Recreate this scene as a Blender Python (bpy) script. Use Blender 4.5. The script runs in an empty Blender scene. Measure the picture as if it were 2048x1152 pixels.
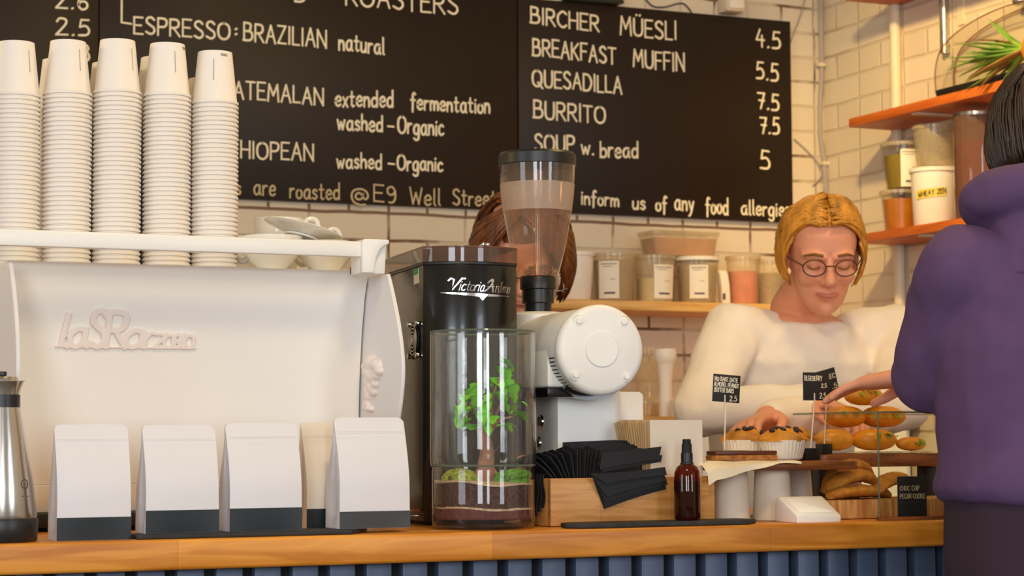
import bpy, bmesh, math, random
from math import sin, cos, pi, radians, sqrt
from mathutils import Vector, Matrix, Euler
random.seed(7)
scene = bpy.context.scene
COL = scene.collection

# ------------------------------------------------------------------ camera
YAW, PITCH, ROLL, FPX = -0.42205619, 0.07114498, -0.00490444, 4181.7
def cam_axes():
    r = Vector((cos(YAW), sin(YAW), 0)); f = Vector((-sin(YAW), cos(YAW), 0)); u = Vector((0, 0, 1))
    f2 = f*cos(PITCH) + u*sin(PITCH); u2 = u*cos(PITCH) - f*sin(PITCH)
    return r*cos(ROLL) + u2*sin(ROLL), u2*cos(ROLL) - r*sin(ROLL), f2
CR, CU, CF = cam_axes()
def ray(px, py): return CF + CR*((px-1024)/FPX) + CU*((576-py)/FPX)
CT = 0.95                                   # height of the counter top
CAM = Vector((0, 0, CT)) - 3.0*ray(1024, 1062)
def at(px, py, X=None, Y=None, Z=None):
    """point of the world seen at a photo pixel, on a plane X=, Y= or Z="""
    d = ray(px, py); i, v = (0, X) if X is not None else (1, Y) if Y is not None else (2, Z)
    return CAM + d*((v-CAM[i])/d[i])
def mpp(p): return (Vector(p)-CAM).dot(CF)/FPX      # metres per photo pixel at p
cam_d = bpy.data.cameras.new('camera'); cam = bpy.data.objects.new('camera', cam_d); COL.objects.link(cam)
cam.matrix_world = Matrix(((CR.x, CU.x, -CF.x, CAM.x), (CR.y, CU.y, -CF.y, CAM.y), (CR.z, CU.z, -CF.z, CAM.z), (0, 0, 0, 1)))
cam_d.sensor_width = 36; cam_d.lens = FPX/2048*36; cam_d.clip_start = 0.05
cam_d.dof.use_dof = True; cam_d.dof.focus_distance = 3.15; cam_d.dof.aperture_fstop = 11
scene.camera = cam

# ------------------------------------------------------------------ world and lights
world = bpy.data.worlds.new('world'); scene.world = world; world.use_nodes = True
bg = world.node_tree.nodes['Background']; bg.inputs[0].default_value = (1.0, 0.80, 0.58, 1); bg.inputs[1].default_value = 0.24
def area(name, loc, aim, sx, sy, col, watt):
    l = bpy.data.lights.new(name, 'AREA'); l.shape = 'RECTANGLE'; l.size = sx; l.size_y = sy; l.color = col; l.energy = watt
    o = bpy.data.objects.new(name, l); COL.objects.link(o); o.location = loc
    o.rotation_euler = (Vector(aim)-Vector(loc)).to_track_quat('-Z', 'Y').to_euler(); return o
def lamp(name, loc, col, watt, r=0.06):
    l = bpy.data.lights.new(name, 'POINT'); l.color = col; l.energy = watt; l.shadow_soft_size = r
    o = bpy.data.objects.new(name, l); COL.objects.link(o); o.location = loc; return o
COOL = (0.83, 0.90, 1.0); WARM = (1.0, 0.68, 0.25); AMBER = (1.0, 0.74, 0.38)
for wx, wy, sx_, ww in ((-2.7, -4.5, 1.0, 66), (-1.15, -5.0, .5, 34), (1.5, -4.4, .8, 36), (-4.3, -1.3, 1.3, 32)):
    area('window_daylight', (wx, wy, 1.75), (0, .3, 1.2), sx_, 1.8, COOL, ww)      # panes of the shop front
sl = bpy.data.lights.new('track_spotlight', 'SPOT'); sl.color = WARM; sl.energy = 108; sl.spot_size = radians(62); sl.spot_blend = .8; sl.shadow_soft_size = .05
so = bpy.data.objects.new('track_spotlight', sl); COL.objects.link(so); so.location = (1.15, 1.05, 2.65)
so.rotation_euler = (Vector((2.2, 2.0, 1.72))-so.location).to_track_quat('-Z', 'Y').to_euler()
lamp('unseen_lamp', (-1.15, .85, 1.85), WARM, 8, .06)
lamp('unseen_lamp', (0.35, 1.55, 2.9), AMBER, 5, .06)
lamp('unseen_lamp', (0.95, 0.15, 2.7), WARM, 29, .08)
lamp('unseen_lamp', (-0.3, -1.1, 2.6), AMBER, 37, .12)  # unseen lamp added to warm and brighten the counter front
scene.view_settings.view_transform = 'Standard'; scene.view_settings.look = 'None'
scene.view_settings.exposure = 0.13; scene.view_settings.gamma = 1.0; scene.view_settings.use_curve_mapping = False

# ------------------------------------------------------------------ materials
def srgb(h):
    c = [int(h[i:i+2], 16)/255 for i in (0, 2, 4)]
    return tuple((x/12.92 if x <= .04045 else ((x+.055)/1.055)**2.4) for x in c) + (1,)
def newmat(name):
    m = bpy.data.materials.new(name); m.use_nodes = True
    nt = m.node_tree; return m, nt, nt.nodes, nt.links, nt.nodes['Principled BSDF']
def mat(name, col, rough=.5, metal=0, vary=.06, scale=30, bump=0, spec=.5, stretch=(1, 1, 1), coat=0, sss=0):
    m, nt, N, L, P = newmat(name)
    P.inputs['Roughness'].default_value = rough; P.inputs['Metallic'].default_value = metal
    P.inputs['Specular IOR Level'].default_value = spec; P.inputs['Coat Weight'].default_value = coat
    c = srgb(col)
    tc = N.new('ShaderNodeTexCoord'); mp = N.new('ShaderNodeMapping'); mp.inputs['Scale'].default_value = stretch
    nz = N.new('ShaderNodeTexNoise'); nz.inputs['Scale'].default_value = scale; nz.inputs['Detail'].default_value = 4
    L.new(tc.outputs['Object'], mp.inputs[0]); L.new(mp.outputs[0], nz.inputs['Vector'])
    rp = N.new('ShaderNodeValToRGB')
    rp.color_ramp.elements[0].position = .3; rp.color_ramp.elements[1].position = .7
    rp.color_ramp.elements[0].color = tuple(max(0, x*(1-vary)) for x in c[:3])+(1,)
    rp.color_ramp.elements[1].color = tuple(min(1, x*(1+vary)) for x in c[:3])+(1,)
    L.new(nz.outputs['Fac'], rp.inputs[0]); L.new(rp.outputs[0], P.inputs['Base Color'])
    if sss: P.inputs['Subsurface Weight'].default_value = sss; P.inputs['Subsurface Radius'].default_value = (.01, .004, .002)
    if bump:
        b = N.new('ShaderNodeBump'); b.inputs['Strength'].default_value = bump; b.inputs['Distance'].default_value = .002
        L.new(nz.outputs['Fac'], b.inputs['Height']); L.new(b.outputs[0], P.inputs['Normal'])
    return m
def wood(name, c1, c2, axis=0, scale=14, rough=.45, stave=0, c3=None):
    """grain runs along object axis; staves change tone along and across"""
    m, nt, N, L, P = newmat(name); P.inputs['Roughness'].default_value = rough
    tc = N.new('ShaderNodeTexCoord'); mp = N.new('ShaderNodeMapping')
    s = [1, 1, 1]; s = [5.5]*3; s[axis] = .5; mp.inputs['Scale'].default_value = s
    nz = N.new('ShaderNodeTexNoise'); nz.inputs['Scale'].default_value = scale; nz.inputs['Detail'].default_value = 8; nz.inputs['Distortion'].default_value = .8
    L.new(tc.outputs['Object'], mp.inputs[0]); L.new(mp.outputs[0], nz.inputs['Vector'])
    rp = N.new('ShaderNodeValToRGB'); e = rp.color_ramp.elements
    e[0].position = .38; e[0].color = srgb(c1); e[1].position = .62; e[1].color = srgb(c2)
    L.new(nz.outputs['Fac'], rp.inputs[0]); out = rp.outputs[0]
    if stave:
        br = N.new('ShaderNodeTexBrick'); mp2 = N.new('ShaderNodeMapping')
        if axis == 0: pass
        if axis == 1: mp2.inputs['Rotation'].default_value = (0, 0, pi/2)
        L.new(tc.outputs['Object'], mp2.inputs[0]); L.new(mp2.outputs[0], br.inputs['Vector'])
        br.inputs['Scale'].default_value = 1; br.inputs['Brick Width'].default_value = stave; br.inputs['Row Height'].default_value = .045
        br.inputs['Mortar Size'].default_value = .0004; br.inputs['Color1'].default_value = (1, 1, 1, 1)
        br.inputs['Color2'].default_value = (.78, .74, .70, 1); br.inputs['Mortar'].default_value = (.6, .5, .4, 1)
        mx = N.new('ShaderNodeMix'); mx.data_type = 'RGBA'; mx.blend_type = 'MULTIPLY'; mx.inputs['Factor'].default_value = 1
        L.new(out, mx.inputs[6]); L.new(br.outputs['Color'], mx.inputs[7]); out = mx.outputs[2]
    L.new(out, P.inputs['Base Color'])
    b = N.new('ShaderNodeBump'); b.inputs['Strength'].default_value = .15; b.inputs['Distance'].default_value = .001
    L.new(nz.outputs['Fac'], b.inputs['Height']); L.new(b.outputs[0], P.inputs['Normal'])
    return m
def clear(name, tint='FFFFFF', haze=0, gloss=1.0, rough=.02, hazecol='FFFFFF', ior=1.45):
    """thin clear sheet: see-through with a Fresnel sheen and optional milky haze"""
    m, nt, N, L, P = newmat(name); N.remove(P); out = N['Material Output']
    tr = N.new('ShaderNodeBsdfTransparent'); tr.inputs[0].default_value = srgb(tint)
    gl = N.new('ShaderNodeBsdfGlossy'); gl.inputs['Roughness'].default_value = rough
    lw = N.new('ShaderNodeLayerWeight'); lw.inputs[0].default_value = .5      # Schlick's curve, the same from both sides
    pw = N.new('ShaderNodeMath'); pw.operation = 'POWER'; pw.inputs[1].default_value = 5; L.new(lw.outputs['Facing'], pw.inputs[0])
    fr = N.new('ShaderNodeMath'); fr.operation = 'MULTIPLY_ADD'; f0 = ((ior-1)/(ior+1))**2; fr.inputs[1].default_value = 1-f0; fr.inputs[2].default_value = f0
    L.new(pw.outputs[0], fr.inputs[0])
    sh = tr.outputs[0]
    if haze:
        df = N.new('ShaderNodeBsdfDiffuse'); df.inputs[0].default_value = srgb(hazecol)
        nz = N.new('ShaderNodeTexNoise'); nz.inputs['Scale'].default_value = 18
        mh = N.new('ShaderNodeMath'); mh.operation = 'MULTIPLY_ADD'; mh.inputs[1].default_value = haze*.4; mh.inputs[2].default_value = haze*.8
        L.new(nz.outputs['Fac'], mh.inputs[0])
        mx0 = N.new('ShaderNodeMixShader'); L.new(mh.outputs[0], mx0.inputs[0])
        L.new(sh, mx0.inputs[1]); L.new(df.outputs[0], mx0.inputs[2]); sh = mx0.outputs[0]
    mx = N.new('ShaderNodeMixShader'); k = N.new('ShaderNodeMath'); k.operation = 'MULTIPLY'; k.inputs[1].default_value = gloss
    L.new(fr.outputs[0], k.inputs[0]); L.new(k.outputs[0], mx.inputs[0])
    L.new(sh, mx.inputs[1]); L.new(gl.outputs[0], mx.inputs[2]); L.new(mx.outputs[0], out.inputs[0])
    return m
def brick(name, axis, stain=1):
    """white painted English-bond brickwork, 75 mm courses"""
    m, nt, N, L, P = newmat(name); P.inputs['Roughness'].default_value = .6
    tc = N.new('ShaderNodeTexCoord'); sp = N.new('ShaderNodeSeparateXYZ'); cb = N.new('ShaderNodeCombineXYZ')
    L.new(tc.outputs['Object'], sp.inputs[0]); L.new(sp.outputs[axis], cb.inputs[0])
    zo = N.new('ShaderNodeMath'); zo.operation = 'ADD'; zo.inputs[1].default_value = .0325; L.new(sp.outputs[2], zo.inputs[0]); L.new(zo.outputs[0], cb.inputs[1])
    wob = N.new('ShaderNodeTexNoise'); wob.inputs['Scale'].default_value = 6
    L.new(cb.outputs[0], wob.inputs['Vector'])
    vm = N.new('ShaderNodeVectorMath'); vm.operation = 'MULTIPLY_ADD'; vm.inputs[1].default_value = (.012, .012, 0)
    L.new(wob.outputs['Color'], vm.inputs[0]); L.new(cb.outputs[0], vm.inputs[2])
    br = N.new('ShaderNodeTexBrick'); L.new(vm.outputs[0], br.inputs['Vector'])
    br.inputs['Scale'].default_value = 1; br.inputs['Brick Width'].default_value = .115; br.inputs['Row Height'].default_value = .0755
    br.inputs['Mortar Size'].default_value = .0055; br.inputs['Mortar Smooth'].default_value = .6
    br.squash = 2.0; br.squash_frequency = 2; br.offset = .5
    br.inputs['Color1'].default_value = srgb('E0D2BC'); br.inputs['Color2'].default_value = srgb('D8C8B0'); br.inputs['Mortar'].default_value = srgb('D0C0A6')
    # rusty stains that sit in some of the joints
    ns = N.new('ShaderNodeTexNoise'); ns.inputs['Scale'].default_value = 4.5; ns.inputs['Detail'].default_value = 6
    L.new(cb.outputs[0], ns.inputs['Vector'])
    r = N.new('ShaderNodeValToRGB'); r.color_ramp.elements[0].position = .52; r.color_ramp.elements[1].position = .62
    L.new(ns.outputs['Fac'], r.inputs[0])
    ml = N.new('ShaderNodeMath'); ml.operation = 'MULTIPLY'; mst = N.new('ShaderNodeMath'); mst.operation = 'MULTIPLY'; mst.inputs[1].default_value = stain; L.new(r.outputs[0], mst.inputs[0]); 
    d1 = N.new('ShaderNodeMath'); d1.operation = 'COMPARE'; d1.inputs[1].default_value = 1.704; d1.inputs[2].default_value = .012; L.new(sp.outputs[2], d1.inputs[0])   # one rusty course under the boards
    d2 = N.new('ShaderNodeMath'); d2.operation = 'MULTIPLY'; d2.inputs[1].default_value = .9 if stain == 1 else 0; L.new(d1.outputs[0], d2.inputs[0])
    d3 = N.new('ShaderNodeMath'); d3.operation = 'MAXIMUM'; L.new(mst.outputs[0], d3.inputs[0]); L.new(d2.outputs[0], d3.inputs[1]); L.new(d3.outputs[0], ml.inputs[0]); L.new(br.outputs['Fac'], ml.inputs[1])
    mx = N.new('ShaderNodeMix'); mx.data_type = 'RGBA'; L.new(ml.outputs[0], mx.inputs[0]); L.new(br.outputs['Color'], mx.inputs[6])
    mx.inputs[7].default_value = srgb('6E4A30'); L.new(mx.outputs[2], P.inputs['Base Color'])
    inv = N.new('ShaderNodeMath'); inv.operation = 'SUBTRACT'; inv.inputs[0].default_value = 1; L.new(br.outputs['Fac'], inv.inputs[1])
    b = N.new('ShaderNodeBump'); b.inputs['Strength'].default_value = .7; b.inputs['Distance'].default_value = .0035
    L.new(inv.outputs[0], b.inputs['Height'])
    n2 = N.new('ShaderNodeTexNoise'); n2.inputs['Scale'].default_value = 40; L.new(cb.outputs[0], n2.inputs['Vector'])
    b2 = N.new('ShaderNodeBump'); b2.inputs['Strength'].default_value = .25; b2.inputs['Distance'].default_value = .003
    L.new(n2.outputs['Fac'], b2.inputs['Height']); L.new(b.outputs[0], b2.inputs['Normal']); L.new(b2.outputs[0], P.inputs['Normal'])
    return m
M = {}
M['brick_back'] = brick('painted brick', 0); M['brick_right'] = brick('painted brick', 1, .25)
M['floor'] = mat('floor concrete', '6B5F55', .7, vary=.15, scale=5, bump=.2)
M['oak'] = wood('oiled oak', 'C87814', 'EC9E38', 0, 9, .42, stave=.46)
M['bamboo'] = wood('bamboo', 'C8873F', 'DFA55C', 0, 20, .45, stave=.115)
M['shelf_oak'] = wood('shelf oak', 'D09A50', 'ECBC74', 0, 10, .45)
M['shelf_red'] = wood('shelf pine stained', 'B5561A', 'CF6E26', 1, 10, .45)
M['walnut'] = wood('walnut', '74401C', 'A8642E', 0, 12, .45, stave=.06)
M['block'] = wood('butcher block', 'B9793A', 'E2AE68', 2, 14, .5, stave=.03)
M['slate_blue'] = mat('blue grey paint', '4C5A72', .45, vary=.08, scale=12, bump=.1)
M['white_enamel'] = mat('white powder coat', 'F3EFE6', .38, vary=.015, scale=8)
M['white_plate'] = mat('white satin plate', 'E4E0DC', .42, vary=.015, scale=8)
M['paper_white'] = mat('white paper cup', 'F1E8DC', .6, vary=.02, scale=20)
M['porcelain'] = mat('porcelain', 'F0EADB', .12, vary=.01, scale=8, coat=.3)
M['bag_white'] = mat('matt white pouch', 'E4E0E0', .6, vary=.02, scale=14, bump=.12)
M['bag_black'] = mat('black pouch band', '1C2326', .4, vary=.1)
M['bag_cream'] = mat('cream pouch', 'E6DAC8', .6, vary=.02, scale=14, bump=.12)
M['band_grey'] = mat('charcoal pouch band', '3B3C3D', .45, vary=.08)
M['black_gloss'] = mat('black gloss enamel', '14120F', .2, vary=.05, coat=.2)
M['black_satin'] = mat('black satin plastic', '1B1917', .38, vary=.08)
M['black_matt'] = mat('black rubber', '121212', .7, vary=.1)
M['steel'] = mat('brushed steel', 'C9C2B8', .22, 1, vary=.08, scale=40, stretch=(1, 1, .05))
M['chrome'] = mat('chrome', 'DAD6D0', .08, 1, vary=.02)
M['pipe_grey'] = mat('grey conduit', 'A59C97', .4, vary=.05)
M['pipe_white'] = mat('painted pipe', 'DCCDB2', .45, vary=.03)
M['board'] = mat('chalkboard', '22150A', .45, vary=.12, scale=3, spec=.3)
M['chalk'] = mat('chalk', 'F2E4C4', .9, vary=.08, scale=60)
M['chalk_dim'] = mat('chalk faint', 'C9B48C', .9, vary=.12, scale=60)
M['slate'] = mat('slate', '262321', .65, vary=.25, scale=25, bump=.5)
M['napkin'] = mat('black tissue', '1D1B1E', .8, vary=.12, scale=60, bump=.3)
M['kraft'] = mat('kraft paper', 'C9A673', .75, vary=.08, scale=25)
M['kraft_pale'] = mat('pale paper', 'E4D2BB', .7, vary=.03, scale=25)
M['parchment'] = mat('parchment', 'E8D6B4', .6, vary=.04, scale=20)
M['glass'] = clear('clear glass', 'F6F6F2', gloss=1.0)
M['jar_glass'] = clear('terrarium glass', 'FDFDFB', haze=.012, gloss=1.5, hazecol='E8E4E0')
M['case_glass'] = clear('case glass', 'FAFCFA', gloss=1.0)
M['edge_glass'] = clear('glass edge', 'B8C4B8', haze=.25, hazecol='A8B4A0')
M['hopper'] = clear('hopper plastic', 'F0E2D2', haze=.09, gloss=1.7, hazecol='F0D4B8')
M['frost'] = clear('frosted band', 'E8D6C6', haze=.5, gloss=.6, rough=.3, hazecol='D9BEA6')
M['smoke'] = clear('smoked plastic', 'DCC2B0', haze=.30, gloss=1.4, hazecol='9A7866')
M['tub'] = clear('clear tub', 'F2EBDC', haze=.26, gloss=.8, rough=.12, hazecol='F4E6C6')
M['amber'] = clear('amber glass', 'A8581C', haze=.12, gloss=1.3, hazecol='6A2E0C')
M['amber_liq'] = mat('dark liquid', '2E1206', .1)
M['silver'] = mat('silver foil', 'E2DEDC', .18, 1, vary=.02)
M['relief'] = mat('white relief', 'EFE3DA', .4, vary=.01)
M['green'] = mat('green sticker', '2E9A56', .5); M['cream'] = mat('cream label', 'F0E4C4', .6, vary=.02)
M['ink'] = mat('ink', '4A443E', .7); M['ink_dark'] = mat('marker ink', '1E1812', .7)
M['label'] = mat('paper label', 'EFE4D2', .6, vary=.02); M['yellow'] = mat('yellow tape', 'E3C84E', .5, vary=.03)
M['soil'] = mat('potting soil', '4A2A20', .95, vary=.95, scale=220, bump=1)
M['soil_red'] = mat('red grit', '5E2624', .9, vary=.4, scale=160, bump=1)
M['sand'] = mat('pale grit', 'D2B490', .9, vary=.3, scale=200, bump=1)
M['moss'] = mat('moss', '5F9A1E', .9, vary=.5, scale=140, bump=1)
M['leaf'] = mat('fresh leaf', '7FD428', .4, vary=.35, scale=22, sss=.1)
M['trunk'] = mat('trunk bark', 'A87862', .8, vary=.3, scale=60, bump=.6)
M['pine_leaf'] = mat('pineapple leaf', '6E9A38', .45, vary=.45, scale=18)
M['pine_tip'] = mat('dry pineapple leaf', '8A6A32', .6, vary=.4, scale=18)
M['bread'] = mat('glazed bun', 'E8981E', .4, vary=.3, scale=22, bump=.3, sss=.08)
M['biscotti'] = mat('golden biscuit', 'C98226', .7, vary=.28, scale=60, bump=.6)
M['muffin'] = mat('muffin crumb', 'CF8620', .6, vary=.3, scale=40, bump=.7)
M['berry'] = mat('baked berry', '2A1420', .4); M['herb'] = mat('herb leaf', '7E9A2A', .6, vary=.4)
M['choc'] = mat('chocolate layer', '5A2C14', .4, vary=.15); M['crumb'] = mat('oat crumb', 'A8682A', .85, vary=.45, scale=120, bump=1)
M['case_paper'] = mat('muffin paper', 'F2E6D2', .7, vary=.03)
M['olive'] = mat('olive contents', '8A7420', .6, vary=.1); M['honey'] = mat('honey contents', 'B8701A', .3, vary=.12)
M['spice'] = mat('spice contents', 'B4945A', .7, vary=.15); M['flour'] = mat('pale contents', 'EBD9A0', .7, vary=.05)
M['seed'] = mat('seed contents', 'A88A58', .8, vary=.25, scale=120); M['orange'] = mat('orange contents', 'E8682A', .6, vary=.15)
M['pinkred'] = mat('red contents', '7A2E22', .6, vary=.15); M['yel'] = mat('yellow contents', 'D9A828', .5, vary=.1)
M['white_plastic'] = mat('white plastic', 'EFE6DA', .4, vary=.02)
M['skin'] = mat('skin', 'E8A07C', .5, vary=.06, scale=20, sss=.15)
M['lip'] = mat('lips', 'CC7A66', .45); M['brow'] = mat('brow hair', '8A5A22', .8)
M['blond'] = mat('blond hair', 'C98A2C', .45, vary=.45, scale=55, stretch=(1, 1, .08), bump=.6)
M['brown_hair'] = mat('brown hair', '6E3C18', .4, vary=.6, scale=60, stretch=(1, 1, .1), bump=.6)
M['black_hair'] = mat('black hair', '2E1E14', .45, vary=.5, scale=60, stretch=(1, 1, .1), bump=.6)
M['shirt'] = mat('cream jersey', 'FBEEDC', .8, vary=.03, scale=20)
M['purple'] = mat('purple fleece', '5A4066', .9, vary=.08, scale=16, bump=.2)
M['plum'] = mat('dark plum cloth', '33222E', .9, vary=.08, scale=16)
M['navy'] = mat('navy cloth', '23232E', .85, vary=.1); M['lens'] = mat('dark frame', '3A2A1E', .4)

# ------------------------------------------------------------------ geometry helpers
I4 = Matrix.Identity(4)
class B:
    def __init__(s): s.bm = bmesh.new()
    def face(s, vs):
        try: return s.bm.faces.new(vs)
        except ValueError: return None
    def v(s, p, Mx=I4): return s.bm.verts.new(Mx @ Vector(p))
    def box(s, c, d, Mx=I4, rot=(0, 0, 0)):
        R = Matrix.Translation(c) @ Euler(rot).to_matrix().to_4x4()
        vs = [s.v(R @ Vector((x*d[0]/2, y*d[1]/2, z*d[2]/2)), Mx) for z in (-1, 1) for y in (-1, 1) for x in (-1, 1)]
        for f in ((0, 2, 3, 1), (4, 5, 7, 6), (0, 1, 5, 4), (2, 6, 7, 3), (0, 4, 6, 2), (1, 3, 7, 5)): s.face([vs[i] for i in f])
        return s
    def bb(s, x0, x1, y0, y1, z0, z1, Mx=I4):
        return s.box(((x0+x1)/2, (y0+y1)/2, (z0+z1)/2), (abs(x1-x0), abs(y1-y0), abs(z1-z0)), Mx)
    def rings(s, rs, cap0=True, cap1=True, closed=True):
        V = [[s.bm.verts.new(p) for p in r] for r in rs]; n = len(V[0])
        for a, b in zip(V, V[1:]):
            for i in range(n if closed else n-1):
                j = (i+1) % n; s.face([a[i], a[j], b[j], b[i]])
        if cap0 and closed: s.face(V[0][::-1])
        if cap1 and closed: s.face(V[-1])
        return s
    def lathe(s, prof, seg=32, c=(0, 0, 0), Mx=I4, cap0=False, cap1=False):
        T = Mx @ Matrix.Translation(c); prev = None
        for r, z in prof:
            cur = [s.v((0, 0, z), T)] if r < 1e-6 else [s.v((r*cos(2*pi*i/seg), r*sin(2*pi*i/seg), z), T) for i in range(seg)]
            if prev is not None:
                if len(prev) == 1 and len(cur) > 1:
                    for i in range(seg): s.face([prev[0], cur[i], cur[(i+1) % seg]])
                elif len(cur) == 1 and len(prev) > 1:
                    for i in range(seg): s.face([prev[i], cur[0], prev[(i+1) % seg]])
                elif len(cur) > 1:
                    for i in range(seg):
                        j = (i+1) % seg; s.face([prev[i], prev[j], cur[j], cur[i]])
            else:
                first = cur
            prev = cur
        if cap0 and len(first) > 1: s.face(first[::-1])
        if cap1 and len(prev) > 1: s.face(prev)
        return s
    def cyl(s, c, r, h, seg=24, Mx=I4, bev=0):
        b = min(bev, r*.5, h*.5)
        pr = [(0, 0), (r-b, 0), (r, b), (r, h-b), (r-b, h), (0, h)] if b else [(0, 0), (r, 0), (r, h), (0, h)]
        return s.lathe(pr, seg, c, Mx)
    def tube(s, pts, r, seg=8, cap=True, Mx=I4, closed=False):
        P = [Mx @ Vector(p) for p in pts]; n = len(P); rr = r if isinstance(r, (list, tuple)) else [r]*n
        d0 = (P[1]-P[0]).normalized(); up = Vector((0, 0, 1)) if abs(d0.z) < .9 else Vector((1, 0, 0))
        a = d0.cross(up).normalized(); R = []
        for i in range(n):
            d = ((P[(i+1) % n]-P[i-1]) if closed else (P[min(i+1, n-1)]-P[max(i-1, 0)])).normalized()
            a = (a-d*a.dot(d)).normalized(); b = d.cross(a)
            R.append([P[i]+(a*cos(2*pi*k/seg)+b*sin(2*pi*k/seg))*rr[i] for k in range(seg)])
        if closed: R.append(R[0]); cap = False
        s.rings(R, cap, cap)
        if closed: bmesh.ops.remove_doubles(s.bm, verts=s.bm.verts[:], dist=1e-7)
        return s
    def prism(s, poly, z0, z1, Mx=I4):
        a = [s.v((x, y, z0), Mx) for x, y in poly]; b = [s.v((x, y, z1), Mx) for x, y in poly]; n = len(poly)
        s.face(a[::-1]); s.face(b)
        for i in range(n): s.face([a[i], a[(i+1) % n], b[(i+1) % n], b[i]])
        return s
    def ball(s, c, r, seg=16, ring=10, Mx=I4, rot=(0, 0, 0)):
        r = r if isinstance(r, (list, tuple)) else (r, r, r)
        T = Mx @ Matrix.Translation(c) @ Euler(rot).to_matrix().to_4x4() @ Matrix.Diagonal((r[0], r[1], r[2], 1))
        return s.lathe([(sin(pi*i/ring) if 0 < i < ring else 0, -cos(pi*i/ring)) for i in range(ring+1)], seg, (0, 0, 0), T)
    def sheet(s, grid, th=0):
        """grid[i][j] points; th gives thickness along the local normal"""
        n, m = len(grid), len(grid[0])
        def nrm(i, j):
            a = Vector(grid[min(i+1, n-1)][j])-Vector(grid[max(i-1, 0)][j]); b = Vector(grid[i][min(j+1, m-1)])-Vector(grid[i][max(j-1, 0)])
            c = a.cross(b); return c.normalized() if c.length > 1e-12 else Vector((0, 0, 1))
        F = [[s.bm.verts.new(grid[i][j]) for j in range(m)] for i in range(n)]
        for i in range(n-1):
            for j in range(m-1): s.face([F[i][j], F[i+1][j], F[i+1][j+1], F[i][j+1]])
        if th:
            G = [[s.bm.verts.new(Vector(grid[i][j])-nrm(i, j)*th) for j in range(m)] for i in range(n)]
            for i in range(n-1):
                for j in range(m-1): s.face([G[i][j], G[i][j+1], G[i+1][j+1], G[i+1][j]])
            for i in range(n-1):
                s.face([F[i][0], G[i][0], G[i+1][0], F[i+1][0]]); s.face([F[i][m-1], F[i+1][m-1], G[i+1][m-1], G[i][m-1]])
            for j in range(m-1):
                s.face([F[0][j], F[0][j+1], G[0][j+1], G[0][j]]); s.face([F[n-1][j], G[n-1][j], G[n-1][j+1], F[n-1][j+1]])
        return s
ORG = {}
def finish(name, b, m, parent=None, bevel=0, seg=2, smooth=35, fix=True):
    """links the shape as ONE mesh object; shape coordinates are the world's for top-level things, the root's own for parts"""
    bm = b.bm
    if fix: bmesh.ops.recalc_face_normals(bm, faces=bm.faces[:])
    if bevel:
        es = [e for e in bm.edges if len(e.link_faces) == 2 and e.calc_face_angle(0) > radians(32)]
        bmesh.ops.bevel(bm, geom=es, offset=bevel, segments=seg, profile=.5, affect='EDGES', clamp_overlap=True)
    for f in bm.faces: f.smooth = True
    for e in bm.edges:
        if len(e.link_faces) == 2 and e.calc_face_angle(0) > radians(smooth): e.smooth = False
    me = bpy.data.meshes.new(name); bm.to_mesh(me); bm.free()
    me.materials.append(m)
    o = bpy.data.objects.new(name, me); COL.objects.link(o)
    if parent is not None: o.parent = parent
    return o
def tag(o, label, cat, group=None):
    o['label'] = label; o['category'] = cat
    if group: o['group'] = group
    return o
def thing(name, label, cat, loc=(0, 0, 0), rz=0, group=None):
    o = bpy.data.objects.new(name, None); o.empty_display_size = .03; COL.objects.link(o)
    o.location = loc; o.rotation_euler = (0, 0, rz); return tag(o, label, cat, group)
def solid(name, b, m, label, cat, group=None, base=None, **k):
    """a thing that is one mesh; origin moved to its base"""
    xs = [v.co.copy() for v in b.bm.verts]
    if base is None:
        base = Vector((sum(p.x for p in xs)/len(xs), sum(p.y for p in xs)/len(xs), min(p.z for p in xs)))
    for v in b.bm.verts: v.co -= Vector(base)
    o = finish(name, b, m, None, **k); o.location = base; return tag(o, label, cat, group)
def part(root, name, b, m, world=False, label=None, **k):
    """part of root; with world=True the shape was drawn in world coordinates"""
    if world:
        p = root; mx = I4
        while p is not None: mx = p.matrix_basis @ mx; p = p.parent
        inv = mx.inverted()
        for v in b.bm.verts: v.co = inv @ v.co
    o = finish(name, b, m, root, **k)
    if label: o['label'] = label
    return o
def struct(name, b, m, **k):
    o = finish(name, b, m, None, **k); o['kind'] = 'structure'; return o
def dup(root, loc, rz=None, label=None):
    r = root.copy(); COL.objects.link(r); r.location = loc
    if rz is not None: r.rotation_euler = (0, 0, rz)
    if label: r['label'] = label
    for ch in list(root.children):
        c = ch.copy(); COL.objects.link(c); c.parent = r
        for g in list(ch.children):
            d = g.copy(); COL.objects.link(d); d.parent = c
    return r
def rrect(x0, x1, y0, y1, r, n=4):
    out = []
    for cx, cy, a in ((x1-r, y1-r, 0), (x0+r, y1-r, pi/2), (x0+r, y0+r, pi), (x1-r, y0+r, 1.5*pi)):
        out += [(cx+r*cos(a+pi/2*i/n), cy+r*sin(a+pi/2*i/n)) for i in range(n+1)]
    return out
def spline(pts, n=6):
    P = [Vector(p) for p in pts]; P = [P[0]*2-P[1]]+P+[P[-1]*2-P[-2]]; out = []
    for i in range(1, len(P)-2):
        for k in range(n):
            t = k/n; a, b, c, d = P[i-1], P[i], P[i+1], P[i+2]
            out.append(.5*((2*b)+(c-a)*t+(2*a-5*b+4*c-d)*t*t+(3*b-a-3*c+d)*t**3))
    out.append(P[-2]); return out
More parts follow.
